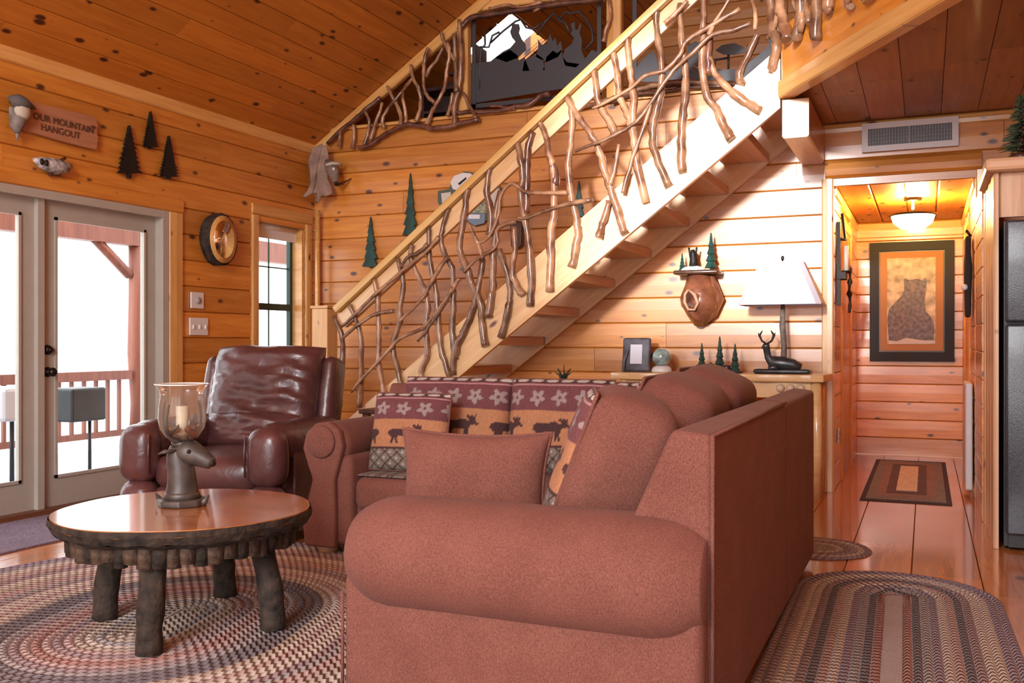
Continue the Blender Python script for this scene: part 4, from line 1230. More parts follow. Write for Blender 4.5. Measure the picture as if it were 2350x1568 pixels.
for z0, z1, f0, f1 in ((.385, .405, .90, .985), (.405, .435, .985, 1.014), (.435, .457, 1.014, 1.004)):
    n0 = len(m.v)
    V = [(x * f0 * random.uniform(.99, 1.012), y * f0 * random.uniform(.99, 1.012), z0 + random.uniform(-.006, .004)) for x, y in ring] + [(x * f1 * random.uniform(.998, 1.012), y * f1 * random.uniform(.998, 1.012), z1) for x, y in ring]
    m.add(V, [(k, (k + 1) % 72, 72 + (k + 1) % 72, 72 + k) for k in range(72)])
m.build('bark_edge', M_BARK, ct)
NS = 54
for k in range(NS):
    a = 2 * PI * k / NS
    r_ = .023 + .012 * random.random()
    R0 = .405
    z0 = .322 + random.uniform(-.010, .014)
    mm = MB().tube([(0, 0, z0), (0, 0, .375), (0, 0, .426)], [r_, r_ * 1.05, r_], 7, .08)
    mm.build('skirt_stick', M_BARKL if k % 3 else M_BARK, ct, M=wm(ct) @ T(R0 * math.cos(a), R0 * math.sin(a), 0))
for px, py in ((342, 1500), (240, 1418), (628, 1442), (517, 1366)):
    q = onZ(px, py, 0.012)
    l_ = q - TC
    dirn = Vector((l_.x, l_.y, 0)); top = dirn * .84
    pts = [Vector((l_.x, l_.y, .012)), Vector((l_.x * .97, l_.y * .97, .15)), Vector((top.x * 1.05, top.y * 1.05, .30)), Vector((top.x, top.y, .425))]
    MB().tube(smooth_path(pts, 3), [.050, .049, .046, .049, .047, .045, .047, .046, .047, .046], 12, .06).build('leg', M_BARK, ct)

# ------------------------------------------------------------------ braided rugs
def braid():
    m, t, n, l, b = nt('braided_rag')
    at = n.new('ShaderNodeAttribute'); at.attribute_name = 'ring'
    uv = n.new('ShaderNodeUVMap')
    sx = n.new('ShaderNodeSeparateXYZ'); l.new(uv.outputs[0], sx.inputs[0])
    ab = n.new('ShaderNodeMath'); ab.operation = 'ABSOLUTE'; l.new(sx.outputs['Y'], ab.inputs[0])
    ma = n.new('ShaderNodeMath'); ma.operation = 'MULTIPLY_ADD'; ma.inputs[1].default_value = .55; l.new(ab.outputs[0], ma.inputs[0]); l.new(sx.outputs['X'], ma.inputs[2])
    si = n.new('ShaderNodeMath'); si.operation = 'SINE'; mu = n.new('ShaderNodeMath'); mu.operation = 'MULTIPLY'; mu.inputs[1].default_value = 6.2832
    l.new(ma.outputs[0], mu.inputs[0]); l.new(mu.outputs[0], si.inputs[0])
    tc = n.new('ShaderNodeTexCoord'); ns = n.new('ShaderNodeTexNoise'); ns.inputs['Scale'].default_value = 55; l.new(tc.outputs['Object'], ns.inputs['Vector'])
    ad = n.new('ShaderNodeMath'); ad.operation = 'MULTIPLY_ADD'; ad.inputs[1].default_value = .13; ad.inputs[2].default_value = .72; l.new(si.outputs[0], ad.inputs[0])
    a2 = n.new('ShaderNodeMath'); a2.operation = 'MULTIPLY_ADD'; a2.inputs[1].default_value = .7; l.new(ns.outputs['Fac'], a2.inputs[0]); l.new(ad.outputs[0], a2.inputs[2])
    mx = n.new('ShaderNodeVectorMath'); mx.operation = 'SCALE'; l.new(at.outputs['Color'], mx.inputs[0]); l.new(a2.outputs[0], mx.inputs['Scale'])
    l.new(mx.outputs[0], b.inputs['Base Color']); b.inputs['Roughness'].default_value = .95; b.inputs['Specular IOR Level'].default_value = .1
    bp = n.new('ShaderNodeBump'); bp.inputs['Strength'].default_value = .8; bp.inputs['Distance'].default_value = .006
    l.new(si.outputs[0], bp.inputs['Height']); l.new(bp.outputs['Normal'], b.inputs['Normal'])
    return m
M_BRAID = braid()
def oval(a, b, n):
    """half length a (local Y), half width b: stadium-like superellipse"""
    out = []
    st = max(0, a - b)
    L = 2 * PI * b + 4 * st
    for k in range(n):
        s = L * k / n
        q = PI * b
        if s < q: t = s / b; out.append((b * math.cos(t), st + b * math.sin(t)))
        elif s < q + 2 * st: out.append((-b, st - (s - q)))
        elif s < 2 * q + 2 * st: t = PI + (s - q - 2 * st) / b; out.append((b * math.cos(t), -st + b * math.sin(t)))
        else: out.append((b, -st + (s - 2 * q - 2 * st)))
    return out, L
M_RUGB = fabric('rug_backing', (.30, .24, .22), (.42, .34, .31))
def rug(name, label, loc, rz, a, b, wd, cols, z=.0, thick=.011, soft=False):
    t = thing(name, label, 'rug', (loc[0], loc[1], z), rz)
    r_ = b - wd / 2; kk = 0
    while r_ > wd * .6:
        rr = max(r_, .012)
        n = max(24, int(90 * math.sqrt(rr / b)))
        P, L = oval(a - b + rr, rr, n)
        N = max(6, round(L / (wd * 1.05)))
        V, F, UV = [], [], []
        for i, (x, y) in enumerate(P):
            x0, y0 = P[i - 1]; x1, y1 = P[(i + 1) % n]
            dx, dy = x1 - x0, y1 - y0
            q = math.hypot(dx, dy) + 1e-9
            nx, ny = dy / q, -dx / q
            for o_, h in ((wd * .5, .003), (wd * .22, thick), (-wd * .22, thick), (-wd * .5, .003)):
                V.append((x + nx * o_, y + ny * o_, h))
        for i in range(n):
            j = (i + 1) % n
            for c_ in range(3):
                F.append((i * 4 + c_, i * 4 + c_ + 1, j * 4 + c_ + 1, j * 4 + c_))
                v0, v1 = (1, .45, -.45, -1)[c_], (1, .45, -.45, -1)[c_ + 1]
                UV += [(i / n * N, v0), (i / n * N, v1), ((i + 1) / n * N, v1), ((i + 1) / n * N, v0)]
        F2 = [tuple(reversed(f)) for f in F]
        me = bpy.data.meshes.new('braid_ring'); me.from_pydata(V, [], F)
        ul = me.uv_layers.new(name='UVMap')
        ul.data.foreach_set('uv', np.array(UV, np.float32).ravel())
        ca_ = me.color_attributes.new('ring', 'FLOAT_COLOR', 'POINT')
        c = [(q * .72 + .28 * mm_) * (.95 if soft is True else soft) for q, mm_ in zip(cols[kk % len(cols)], (.40, .33, .31))] if soft else [q * .85 for q in cols[kk % len(cols)]]
        ca_.data.foreach_set('color', np.tile(np.array([*c, 1], np.float32), len(V)))
        me.polygons.foreach_set('use_smooth', [True] * len(F)); me.update()
        if me.polygons[1].normal.z < 0: me.flip_normals()
        link('braid_ring', me, M_BRAID, t, wm(t))
        r_ -= wd; kk += 1
    MB().prism([(x * 1.0, y * 1.0) for x, y in oval(a - .01, b - .01, 60)[0]], .004).build('backing', M_RUGB, t, M=wm(t))
    MB().prism(oval(a - b + r_ + wd * .48, r_ + wd * .48, 40)[0], thick * .85).build('braid_core', M_RUGB, t, M=wm(t))
    return t
PK, MV, CR, BL, TN, GY, RD, PU = (.44, .30, .28), (.28, .20, .22), (.56, .49, .43), (.10, .10, .13), (.40, .33, .26), (.30, .29, .30), (.34, .15, .13), (.25, .20, .27)
colsA = [PU, PU, GY, CR, CR, PK, PK, MV, MV, CR, CR, TN, PK, PK, GY, MV, CR, CR, PK, CR, TN, BL, BL, BL, GY, MV, PK, RD, PK, MV, PK, TN, CR, GY, TN, TN, TN]
rug('braided_rug', 'large oval braided rug in mauve, cream and slate rings under the coffee table', (-2.80, 2.95, .001), .25, 1.50, 1.34, .036, colsA, soft=True)
colsB = [PU, CR, PK, BL, RD, CR, BL, GY, TN, MV, CR, BL]
rug('braided_rug', 'long oval braided runner with rust and slate stripes beside the sofa back', (-.10, 3.15, .001), .02, 1.82, .43, .033, [PU, PU, CR, CR, MV, BL, PK, CR, PU, GY, BL, RD, TN, CR, CR], soft=.86)
rug('braided_rug', 'small oval braided mat behind the sofa corner', (-.62, 5.42, .001), 1.45, .36, .27, .036, [PU, CR, GY, MV, CR, GY, TN], soft=True)
# entry mat and hall runner
M_MAT = fabric('purple_grey_mat', (.12, .08, .12), (.26, .20, .26), scale=90)
o = MB().add(*rbox(XL + .08, XL + .80, 3.35, 5.15, .0, .012, .004, 2)).build('door_mat', M_MAT, None, world=True)
tag(o, 'purple grey rectangular mat on the floor along the French doors', 'mat')
hrug = thing('hall_rug', 'rectangular hall runner with dark border and cream centre panel', 'rug', (-.13, 8.45, 0))
c0 = [onZ(1972, 1147, 0), onZ(2185, 1163, 0), onZ(2170, 1062, 0), onZ(2010, 1053, 0)]
hx0, hx1, hy0, hy1 = -.43, .165, 7.18, 9.7
for nm, q, zz, cc in (('border', 0.0, .006, (.06, .035, .03)), ('outer_band', .035, .008, (.22, .19, .17)), ('middle_band', .10, .010, (.27, .17, .14)), ('inner_band', .16, .012, (.13, .075, .07)), ('centre_panel', .225, .014, (.66, .58, .44))):
    qy = q * 2.2
    MB().box(hx0 + q, hx1 - q, hy0 + qy, hy1 - qy, .0, zz).build(nm, fabric('rug_' + nm, tuple(v * .7 for v in cc), tuple(v * 1.25 for v in cc), scale=60), hrug, world=True)
# ------------------------------------------------------------------ helpers for things hung on the walls
def plaque(name, pts, plane, mat, parent=None, th=.02, off=0.0, bev=.0):
    """outline given in photo pixels, laid on wall_back ('Y', y) or wall_left ('X', x); extruded into the room"""
    kind, val = plane
    if kind == 'Y':
        q = [onY(a, b, val - off) for a, b in pts]
        M = Matrix(((1, 0, 0, 0), (0, 0, -1, val - off), (0, 1, 0, 0), (0, 0, 0, 1)))
        L = [(p.x, p.z) for p in q]
    else:
        q = [onX(a, b, val + off) for a, b in pts]
        M = Matrix(((0, 0, 1, val + off), (1, 0, 0, 0), (0, 1, 0, 0), (0, 0, 0, 1)))
        L = [(p.y, p.z) for p in q]
    me = MB().prism(L, th).mesh(name)
    cx, cz = sum(p[0] for p in L) / len(L), sum(p[1] for p in L) / len(L)
    for v in me.vertices: v.co.x -= cx; v.co.y -= cz
    o = link(name, me, mat, parent, M @ T(cx, cz, 0))
    if bev: bevel(o, bev, 2)
    return o
PX, PY = ('X', XL + .012), ('Y', YB - .012)
def conifer(px, ytop, ybot, w, plane, jag=7, trunk=.10):
    pts = []
    h = ybot - ytop
    tb = ybot - h * trunk
    for s_ in (1, -1):
        side = []
        for k in range(jag):
            t0, t1 = (k + .35) / jag, (k + 1) / jag
            side.append((px + s_ * w * .5 * t1 * random.uniform(.88, 1.08), ytop + (tb - ytop) * t1))
            if k < jag - 1: side.append((px + s_ * w * .5 * t1 * .66, ytop + (tb - ytop) * (t1 + .01)))
        if s_ == 1: right = side
        else: left = side
    return [(px, ytop)] + right + [(px + w * .06, tb), (px + w * .06, ybot), (px - w * .06, ybot), (px - w * .06, tb)] + left[::-1]
M_IRON = plain('black_iron', (.018, .014, .012), .55, metal=.4, noise=.3, nscale=20)
M_GRN = plain('dark_green_painted_metal', (.012, .055, .045), .4, noise=.5, nscale=12)
tag(plaque('metal_tree', conifer(293, 288, 410, 58, PX, 10), PX, M_IRON, th=.025), 'bushiest of the three black metal pine trees above the French doors', 'wall decor', 'black metal pine trees')
tag(plaque('metal_tree', conifer(342, 256, 343, 36, PX, 14, .06), PX, M_IRON, th=.025), 'smallest, topmost black metal pine tree above the French doors', 'wall decor', 'black metal pine trees')
tag(plaque('metal_tree', conifer(384, 312, 412, 46, PX, 14, .06), PX, M_IRON, th=.025), 'black metal pine tree nearest the log mirror on the left wall', 'wall decor', 'black metal pine trees')
tag(plaque('metal_tree', conifer(853, 498, 616, 36, PY, 6, .03), PY, M_GRN, th=.03, bev=.004), 'shorter green metal pine tree just above the stair handrail', 'wall decor', 'green metal pine trees')
tag(plaque('metal_tree', conifer(944, 398, 545, 34, PY, 6, .03), PY, M_GRN, th=.03, bev=.004), 'taller green metal pine tree on the log wall above the handrail', 'wall decor', 'green metal pine trees')
tag(plaque('metal_tree', conifer(1330, 416, 500, 26, PY, 4, .03), PY, M_GRN, th=.03, bev=.004), 'small green metal pine tree seen between the stair branches', 'wall decor', 'green metal pine trees')
# sign
sg = thing('wall_sign', 'rustic wooden plank sign with burnt lettering, a small grey figure at its side', 'sign', onX(130, 300, XL))
M_SIGN = wood('pinkish_sign_wood', (.36, .15, .075), (.46, .21, .11), rough=.6, coat=0, knots=.2, vary=.02)
plaque('board', [(40, 228), (75, 236), (110, 245), (150, 255), (190, 264), (214, 272), (218, 290), (216, 305), (219, 320), (215, 345), (180, 337), (130, 324), (90, 312), (40, 298)], PX, M_SIGN, sg, .03, bev=.005)
M_BURN = plain('burnt_lettering', (.10, .045, .025), .8)
def text(body, px, py, size, parent):
    c = bpy.data.curves.new('t', 'FONT'); c.body = body; c.size = size; c.extrude = .002; c.align_x = 'CENTER'
    to = bpy.data.objects.new('t', c); COL.objects.link(to)
    me = bpy.data.meshes.new_from_object(to)
    bpy.data.objects.remove(to)
    p = onX(px, py, XL + .045)
    M = Matrix(((0, 0, 1, p.x), (1, 0, 0, p.y), (0, 1, 0, p.z), (0, 0, 0, 1)))
    lo = link('lettering', me, M_BURN, parent, M); lo['kind'] = 'stuff'
    return lo
text('OUR MOUNTAIN', 148, 290, .062, sg)
text('HANGOUT', 140, 309, .062, sg)
M_GREYF = plain('grey_carved_wood', (.22, .19, .17), .7, noise=.4, nscale=15)
Y_ = lambda x, y, d=.06: onX(x / 5.34, 200 + y / 5.34, XL + d)
MB().tube([Y_(210, 560), Y_(205, 480), Y_(215, 380), Y_(215, 300)], [.018, .04, .05, .045], 9, .06).build('figure_body', M_GREYF, sg, world=True)
MB().tube([Y_(150, 250, .05), Y_(150, 330, .05), Y_(165, 440, .05)], [.02, .022, .012], 7, .06).build('figure_arm', M_GREYF, sg, world=True)
MB().ball(Y_(275, 290, .09), (.035, .055, .06)).build('figure_face', plain('cream_face', (.5, .45, .36), .7), sg, world=True)
MB().tube([Y_(110, 120, .05), Y_(200, 170, .09), Y_(290, 200, .10), Y_(420, 260, .05)], [.012, .045, .04, .010], 8, .06).build('figure_hat', plain('dark_grey_hat', (.10, .09, .085), .8), sg, world=True)
MB().tube([Y_(205, 520, .05), Y_(212, 600, .05), Y_(205, 650, .05)], [.02, .010, .005], 6).build('figure_tail', M_GREYF, sg, world=True)
# grey striped animal plaque
an = thing('animal_plaque', 'small grey and white striped animal ornament under the wooden sign', 'wall decor', onX(120, 380, XL))
Q = lambda x, y, d=.05: onX(x, y, XL + d)
MB().tube([Q(78, 366), Q(92, 372), Q(110, 378), Q(130, 383), Q(150, 384), Q(164, 383)], [.012, .035, .05, .052, .04, .012], 9, .05).build('body', plain('mottled_grey', (.36, .34, .33), .7, noise=.8, nscale=28), an, world=True)
for a, b in ((96, 371), (107, 374)):
    MB().ball(Q(a, b, .09), (.01, .014, .022)).build('spot', M_IRON, an, world=True)
for a, b in ((118, 398), (137, 399)):
    MB().tube([Q(a, 385), Q(a - 1, b), Q(a - 5, b + 2)], [.02, .015, .018], 6).build('foot', M_DKWOOD, an, world=True)
MB().tube([Q(134, 370), Q(150, 363)], .010, 6).build('fin', M_DKWOOD, an, world=True)
# log slice mirror
mr_ = thing('log_mirror', 'oval mirror set in a thick bark-edged log slice between door and window', 'mirror', onX(506, 550, XL))
cA, cB = onX(500, 550, XL + .012), onX(506, 550, XL + .11)
def ell(mb, X_, c, ry, rz_, th, n=28, jit=0.0):
    pts = [(c.y + ry * math.cos(2 * PI * k / n) * (1 + random.uniform(-jit, jit)), c.z + rz_ * math.sin(2 * PI * k / n) * (1 + random.uniform(-jit, jit))) for k in range(n)]
    return mb.prism(pts, th, Matrix(((0, 0, 1, X_), (1, 0, 0, 0), (0, 1, 0, 0), (0, 0, 0, 1))), True)
cy, cz = onX(505, 550, XL + .06).y, onX(505, 550, XL + .06).z
cc = Vector((0, cy, cz))
o = ell(MB(), XL + .005, cc, .175, .205, .085, 30, .03).build('bark', M_BARK, mr_, world=True)
ell(MB(), XL + .088, cc, .155, .190, .012).build('wood_rim', M_TRIM, mr_, world=True)
ell(MB(), XL + .101, cc, .118, .150, .004).build('mirror_glass', plain('silver_mirror', (.85, .85, .85), .03, metal=1.0), mr_, world=True)
# switch plates
M_PLATE = plain('white_plastic', (.72, .70, .68), .35)
def plate(name, px0, py0, px1, py1, lab, n, dial):
    a, b = onX(px0, py0, XL + .01), onX(px1, py1, XL + .01)
    t = thing(name, lab, 'switch', (XL + .01, (a.y + b.y) / 2, b.z))
    MB().add(*rbox(XL + .005, XL + .02, a.y, b.y, b.z, a.z, .005, 2)).build('plate', M_PLATE, t, world=True)
    for k in range(n):
        yy = a.y + (b.y - a.y) * (k + .5) / n; zz = (a.z + b.z) / 2
        if dial: MB().lathe([(.028, 0), (.026, .012), (.0, .014)], 14, T(XL + .02, yy, zz) @ R(PI / 2, 'Y')).build('dial', plain('grey_dial', (.4, .4, .42), .4), t, world=True)
        else: MB().box(XL + .02, XL + .032, yy - .006, yy + .006, zz - .018, zz + .012).build('toggle', M_PLATE, t, world=True)
plate('thermostat', 437, 670, 466, 709, 'white square thermostat above the light switch on the log wall', 1, True)
plate('light_switch', 434, 729, 476, 770, 'white triple light switch plate under the thermostat', 3, False)
# weathered carving in the corner and the thin pole under it
cv = thing('wood_carving', 'weathered driftwood carving with an animal head hung in the wall corner', 'wall decor', onY(735, 400, YB))
M_DRIFT = plain('weathered_driftwood', (.30, .20, .15), .75, noise=.35, nscale=10, bump=.6, bscale=25)
cn = Vector((1, -1, 0)).normalized(); cp = Vector((XL + .16, YB - .16, 0))
Z_ = lambda x, y, d=.0: onP(660 + x / 7.84, 300 + y / 7.84, cp + cn * d, cn)
def slab(name, L, d0, th, mat):
    a = [Z_(x, y, d0) for x, y in L]
    ex = Vector((1, 1, 0)).normalized()
    M = Matrix(((ex.x, 0, cn.x, (cp + cn * d0).x), (ex.y, 0, cn.y, (cp + cn * d0).y), (0, 1, 0, 0), (0, 0, 0, 1)))
    Mi = M.inverted()
    q = [Mi @ p for p in a]
    o = MB().prism([(p.x, p.y) for p in q], th).build(name, mat, cv, M=M)
    bevel(o, .014, 3)
slab('driftwood', [(430,330),(600,250),(620,300),(540,560),(500,800),(470,1000),(430,1150),(300,1230),(250,1200),(350,1080),(400,950),(380,700),(360,560),(400,430)], .0, .07, M_DRIFT)
slab('driftwood', [(600,300),(690,280),(725,560),(700,900),(760,1000),(790,1150),(680,1200),(590,1190),(540,1310),(490,1300),(510,1150),(430,1150),(500,950),(520,640)], .03, .08, M_DRIFT)
MB().tube([Z_(700, 560, .08), Z_(780, 660, .12), Z_(840, 780, .16), Z_(860, 890, .19), Z_(866, 950, .20)], [.035, .062, .052, .033, .020], 10, .03).build('animal_head', plain('brown_grey_fur', (.20, .14, .11), .7, noise=.4, nscale=20), cv, world=True)
MB().tube([Z_(690, 620, .17), Z_(790, 590, .19), Z_(910, 590, .17), Z_(975, 620, .14)], [.012, .016, .016, .01], 7).build('brow', plain('pale_wood_grey', (.5, .45, .38), .7), cv, world=True)
MB().ball(Z_(830, 690, .20), .016).build('eye', plain('glass_eye', (.6, .6, .6), .1), cv, world=True)
MB().ball(Z_(868, 955, .215), .020).build('nose', M_IRON, cv, world=True)
MB().tube([Z_(880, 980, .16), Z_(1000, 940, .12), Z_(1150, 860, .06)], [.012, .012, .004], 6).build('twig', M_DKWOOD, cv, world=True)
po = MB().tube([(XL + .11, YB - .11, 0), (XL + .115, YB - .11, .8), (XL + .108, YB - .108, 1.5), (XL + .11, YB - .11, 2.33)], .022, 8, .04).build('corner_pole', M_TRIM, None, world=True)
tag(po, 'thin pale wooden pole standing in the corner under the carving', 'pole')
# shield sign behind the handrail
sh = thing('wall_plaque', 'shield shaped wall plaque with white, green and blue fields behind the handrail', 'sign', onY(1085, 460, YB))
N_ = lambda L: [(990 + x / 6.184, 370 + y / 6.184) for x, y in L]
plaque('plaque_body', N_([(110, 430), (270, 400), (330, 230), (480, 150), (620, 170), (720, 260), (900, 290), (1000, 380), (990, 700), (850, 830), (640, 930), (480, 850), (250, 760), (110, 600)]), PY, plain('green_plaque', (.09, .12, .09), .5), sh, .03, bev=.006)
plaque('white_medallion', N_([(275, 300), (330, 210), (450, 165), (560, 175), (640, 240), (600, 400), (440, 440), (310, 400)]), PY, plain('white_enamel', (.75, .72, .7), .4), sh, .012, .03, bev=.003)
plaque('cream_field', N_([(145, 460), (280, 440), (300, 700), (160, 610)]), PY, plain('cream_enamel', (.62, .58, .5), .4), sh, .01, .03)
plaque('cream_field', N_([(830, 400), (970, 390), (960, 680), (840, 760)]), PY, plain('cream_enamel_2', (.62, .58, .5), .4), sh, .01, .03)
plaque('scene_field', N_([(400, 480), (780, 480), (790, 740), (420, 740)]), PY, plain('green_speckle', (.30, .33, .22), .5, noise=.9, nscale=60), sh, .01, .03)
plaque('blue_field', N_([(490, 745), (770, 745), (760, 880), (620, 915), (510, 850)]), PY, plain('grey_blue', (.18, .25, .34), .3), sh, .01, .03)
plaque('white_mark', N_([(530, 760), (690, 760), (690, 820), (530, 820)]), PY, plain('white_mark', (.8, .82, .85), .3), sh, .006, .04)
plaque('black_mark', N_([(380, 320), (490, 230), (500, 250), (400, 340)]), PY, M_IRON, sh, .006, .042)
o = plaque('wall_ornament', [(1176, 512), (1192, 508), (1204, 512), (1203, 565), (1192, 574), (1178, 568)], PY, M_DKWOOD, None, .06, bev=.01)
tag(o, 'narrow dark wooden box ornament on the log wall behind the stair branches', 'wall decor')

# ------------------------------------------------------------------ burl shelf with bear and trees
bs = thing('burl_shelf', 'knobbly reddish burl wall bracket with a dark shelf on the log wall', 'shelf', onY(1605, 625, YB))
M_BURL = plain('glossy_burl', (.20, .070, .035), .3, noise=.5, nscale=9, coat=.6, bump=.5, bscale=14)
W_ = lambda x, y, d=.1: onY(1400 + x / 4.357, 520 + y / 4.357, YB - d)
burl_o = MB().tube([W_(900, 500), W_(890, 600, .11), W_(890, 700, .13), W_(900, 800, .13), W_(890, 900, .11), W_(880, 990, .09)], [.10, .115, .145, .14, .09, .03], 20, .05).build('burl', M_BURL, bs, world=True)
MB().tube([W_(1000, 500), W_(1020, 620, .1), W_(1060, 720, .1), W_(1000, 860, .1), W_(920, 960, .1)], [.04, .055, .06, .06, .03], 10, .06).build('burl_side', M_BURL, bs, world=True)
hp = W_(800, 740, .30)
MB().tube([hp + Vector((-.02, .03, .085)), hp + Vector((.03, .018, .045)), hp + Vector((.055, .02, -.02)), hp + Vector((.03, .02, -.07)), hp + Vector((-.02, .03, -.068)), hp + Vector((-.05, .035, -.01)), hp + Vector((-.045, .035, .05)), hp + Vector((-.02, .03, .085))], [.010, .016, .014, .010, .012, .015, .012, .010], 7, .12).build('hollow_rim', plain('pale_burl_rim', (.42, .24, .14), .4), bs, world=True)
cutter = MB().ball(hp + Vector((0, .06, 0)), (.046, .15, .062), 16, 12).build('cutter', M_BURL, None, world=True)
bo = burl_o.modifiers.new('hollow', 'BOOLEAN'); bo.object = cutter; bo.operation = 'DIFFERENCE'; bo.solver = 'EXACT'
dgx = bpy.context.evaluated_depsgraph_get()
nme = bpy.data.meshes.new_from_object(burl_o.evaluated_get(dgx))
burl_o.modifiers.clear(); burl_o.data = nme
bpy.data.objects.remove(cutter)
a, b = W_(665, 470, .12), W_(1110, 470, .12)
MB().add(*rbox(a.x, b.x, YB - .24, YB - .01, a.z - .016, a.z + .016, .012, 2), True).build('shelf_board', M_DKWOOD, bs, world=True)
zt = a.z + .016
fg = thing('bear_figurine', 'black bear figurine with snow and a pine standing on the burl shelf', 'figurine', (W_(830, 450).x, YB - .14, zt))
xb_ = W_(830, 450, .14)
MB().lathe([(.10, -.002), (.095, .012), (.07, .028), (.03, .038)], 16, T(xb_.x, YB - .14, zt) @ S(1, .6, 1)).build('snow_base', plain('snow_white', (.8, .82, .85), .6), fg, world=True)
MB().tube([(xb_.x, YB - .14, zt + .02), (xb_.x + .005, YB - .14, zt + .08), (xb_.x, YB - .14, zt + .13), (xb_.x, YB - .15, zt + .16)], [.035, .032, .024, .016], 8).tube([(xb_.x - .02, YB - .14, zt + .1), (xb_.x - .03, YB - .15, zt + .18)], .008, 5).tube([(xb_.x + .02, YB - .14, zt + .1), (xb_.x + .03, YB - .15, zt + .18)], .008, 5).build('bear', M_IRON, fg, world=True)
def cone_tree(name, label, x, y, z, h, r, mat, group=None, parent=None):
    prof = [(r * .18, 0), (r * .18, h * .06)]
    for k in range(5):
        t = k / 5
        prof += [(r * (1 - t * .95), h * (.06 + .94 * t)), (r * (1 - t) * .55, h * (.06 + .94 * (t + .17)))]
    prof.append((.001, h))
    m = MB().lathe(prof, 9, T(x, y, z), smooth=False)
    o = m.build(name, mat, parent, world=True)
    if label: tag(o, label, 'figurine', group)
    return o
x2 = W_(1010, 440, .14)
cone_tree('tree_figurine', 'tall dark green pine figurine on the burl shelf beside the bear', x2.x, YB - .14, zt, .29, .05, M_GRN)
cone_tree('pine', None, xb_.x - .085, YB - .14, zt, .14, .028, M_GRN, parent=fg)

# ------------------------------------------------------------------ console with lamp and figurines
YC = 7.22
k0, k1 = onY(1400, 850, YC - .17), onY(1890, 850, YC - .17)
zt = .885
cs = thing('console_table', 'pale live-edge wooden console table against the log wall under the stairs', 'console', ((k0.x + k1.x) / 2, YC, 0))
M_CONS = wood('pale_live_edge', (.60, .36, .15), (.76, .52, .26), rough=.3, coat=.4, knots=.5, vary=.02)
pts = []
for k in range(20): pts.append((k0.x + (k1.x - k0.x) * k / 19, YC - .17 + .02 * math.sin(k * 1.7) + random.uniform(-.008, .008)))
pts += [(k1.x + .03, YC + .2), (k0.x, YC + .2)]
o = MB().prism(pts, .055, T(0, 0, zt - .055)).build('table_top', M_CONS, cs, world=True); bevel(o, .01, 2)
for xx in (k0.x + .1, k1.x - .06):
    for yy in (YC - .1, YC + .15):
        MB().tube([(xx, yy, 0), (xx + .01, yy, .4), (xx, yy, zt - .055)], [.04, .036, .04], 8, .05).build('leg', M_CONS, cs, world=True)
MB().box(k0.x + .08, k1.x - .06, YC - .12, YC - .09, zt - .17, zt - .055).build('apron', M_CONS, cs, world=True)
for k in range(3):
    xx = k1.x - .30 + k * .07
    MB().ball((xx, YC - .135, zt - .10), .03).build('antler_knob', plain('cream_knob', (.62, .5, .38), .5), cs, world=True)
def cx(px, py=840): return onY(px, py, YC).x
# photo frame
pf = thing('photo_frame', 'rustic dark barrel shaped photo frame standing on the console', 'picture frame', (cx(1460), YC, zt))
w_ = cx(1492) - cx(1428)
MB().add(*rbox(-w_ / 2, w_ / 2, -.02, .02, 0, .265, .018, 3), True).build('frame', plain('dark_grey_frame', (.075, .07, .085), .5, noise=.6, nscale=14), pf, M=wm(pf) @ R(-.12, 'X'))
MB().box(-w_ * .20, w_ * .22, -.026, -.021, .06, .21).build('photo', plain('pale_photo', (.62, .64, .72), .3), pf, M=wm(pf) @ R(-.12, 'X'))
MB().box(-.012, .012, .02, .10, 0, .02).build('easel_back', M_DKWOOD, pf)
MB().tube([(-w_ * .42, -.03, .0), (-w_ * .40, -.035, .08), (-w_ * .25, -.03, .17)], [.012, .014, .006], 6).build('antler_ornament', plain('dark_ornament', (.12, .12, .12), .6), pf, M=wm(pf))
# snow globe
sgb = thing('snow_globe', 'pale green swirled glass globe on a white base on the console', 'globe', (cx(1520), YC - .02, zt))
MB().lathe([(.075, 0), (.08, .01), (.07, .035), (.045, .05)], 18).build('base', plain('white_ceramic', (.75, .73, .70), .3), sgb)
MB().ball((0, 0, .115), .072, 18, 12).build('globe', plain('swirled_glass', (.30, .42, .40), .1, noise=.8, nscale=14, coat=.8), sgb)
# trees and rabbits figurine group
tf = thing('pine_figurine', 'green figurine group of three slim pines over small dark animals on the console', 'figurine', (cx(1655), YC - .02, zt))
for px, h, r_ in ((1612, .225, .04), (1653, .275, .045), (1688, .22, .042)):
    cone_tree('pine', None, cx(px), YC - .02, zt, h, r_, M_GRN, parent=tf)
MB().add(*rbox(cx(1600), cx(1702), YC - .08, YC + .05, zt, zt + .014, .005, 2)).build('base', M_IRON, tf, world=True)
for px, yy, s_ in ((1638, -.08, 1), (1670, -.07, .8), (1608, -.07, .8)):
    MB().tube([(cx(px) - .035 * s_, YC + yy, zt + .03), (cx(px), YC + yy, zt + .05 * s_), (cx(px) + .035 * s_, YC + yy - .01, zt + .04)], [.02, .032 * s_, .02], 8).build('animal', plain('dark_brown_glaze_%d' % px, (.05, .035, .03), .25), tf, world=True)
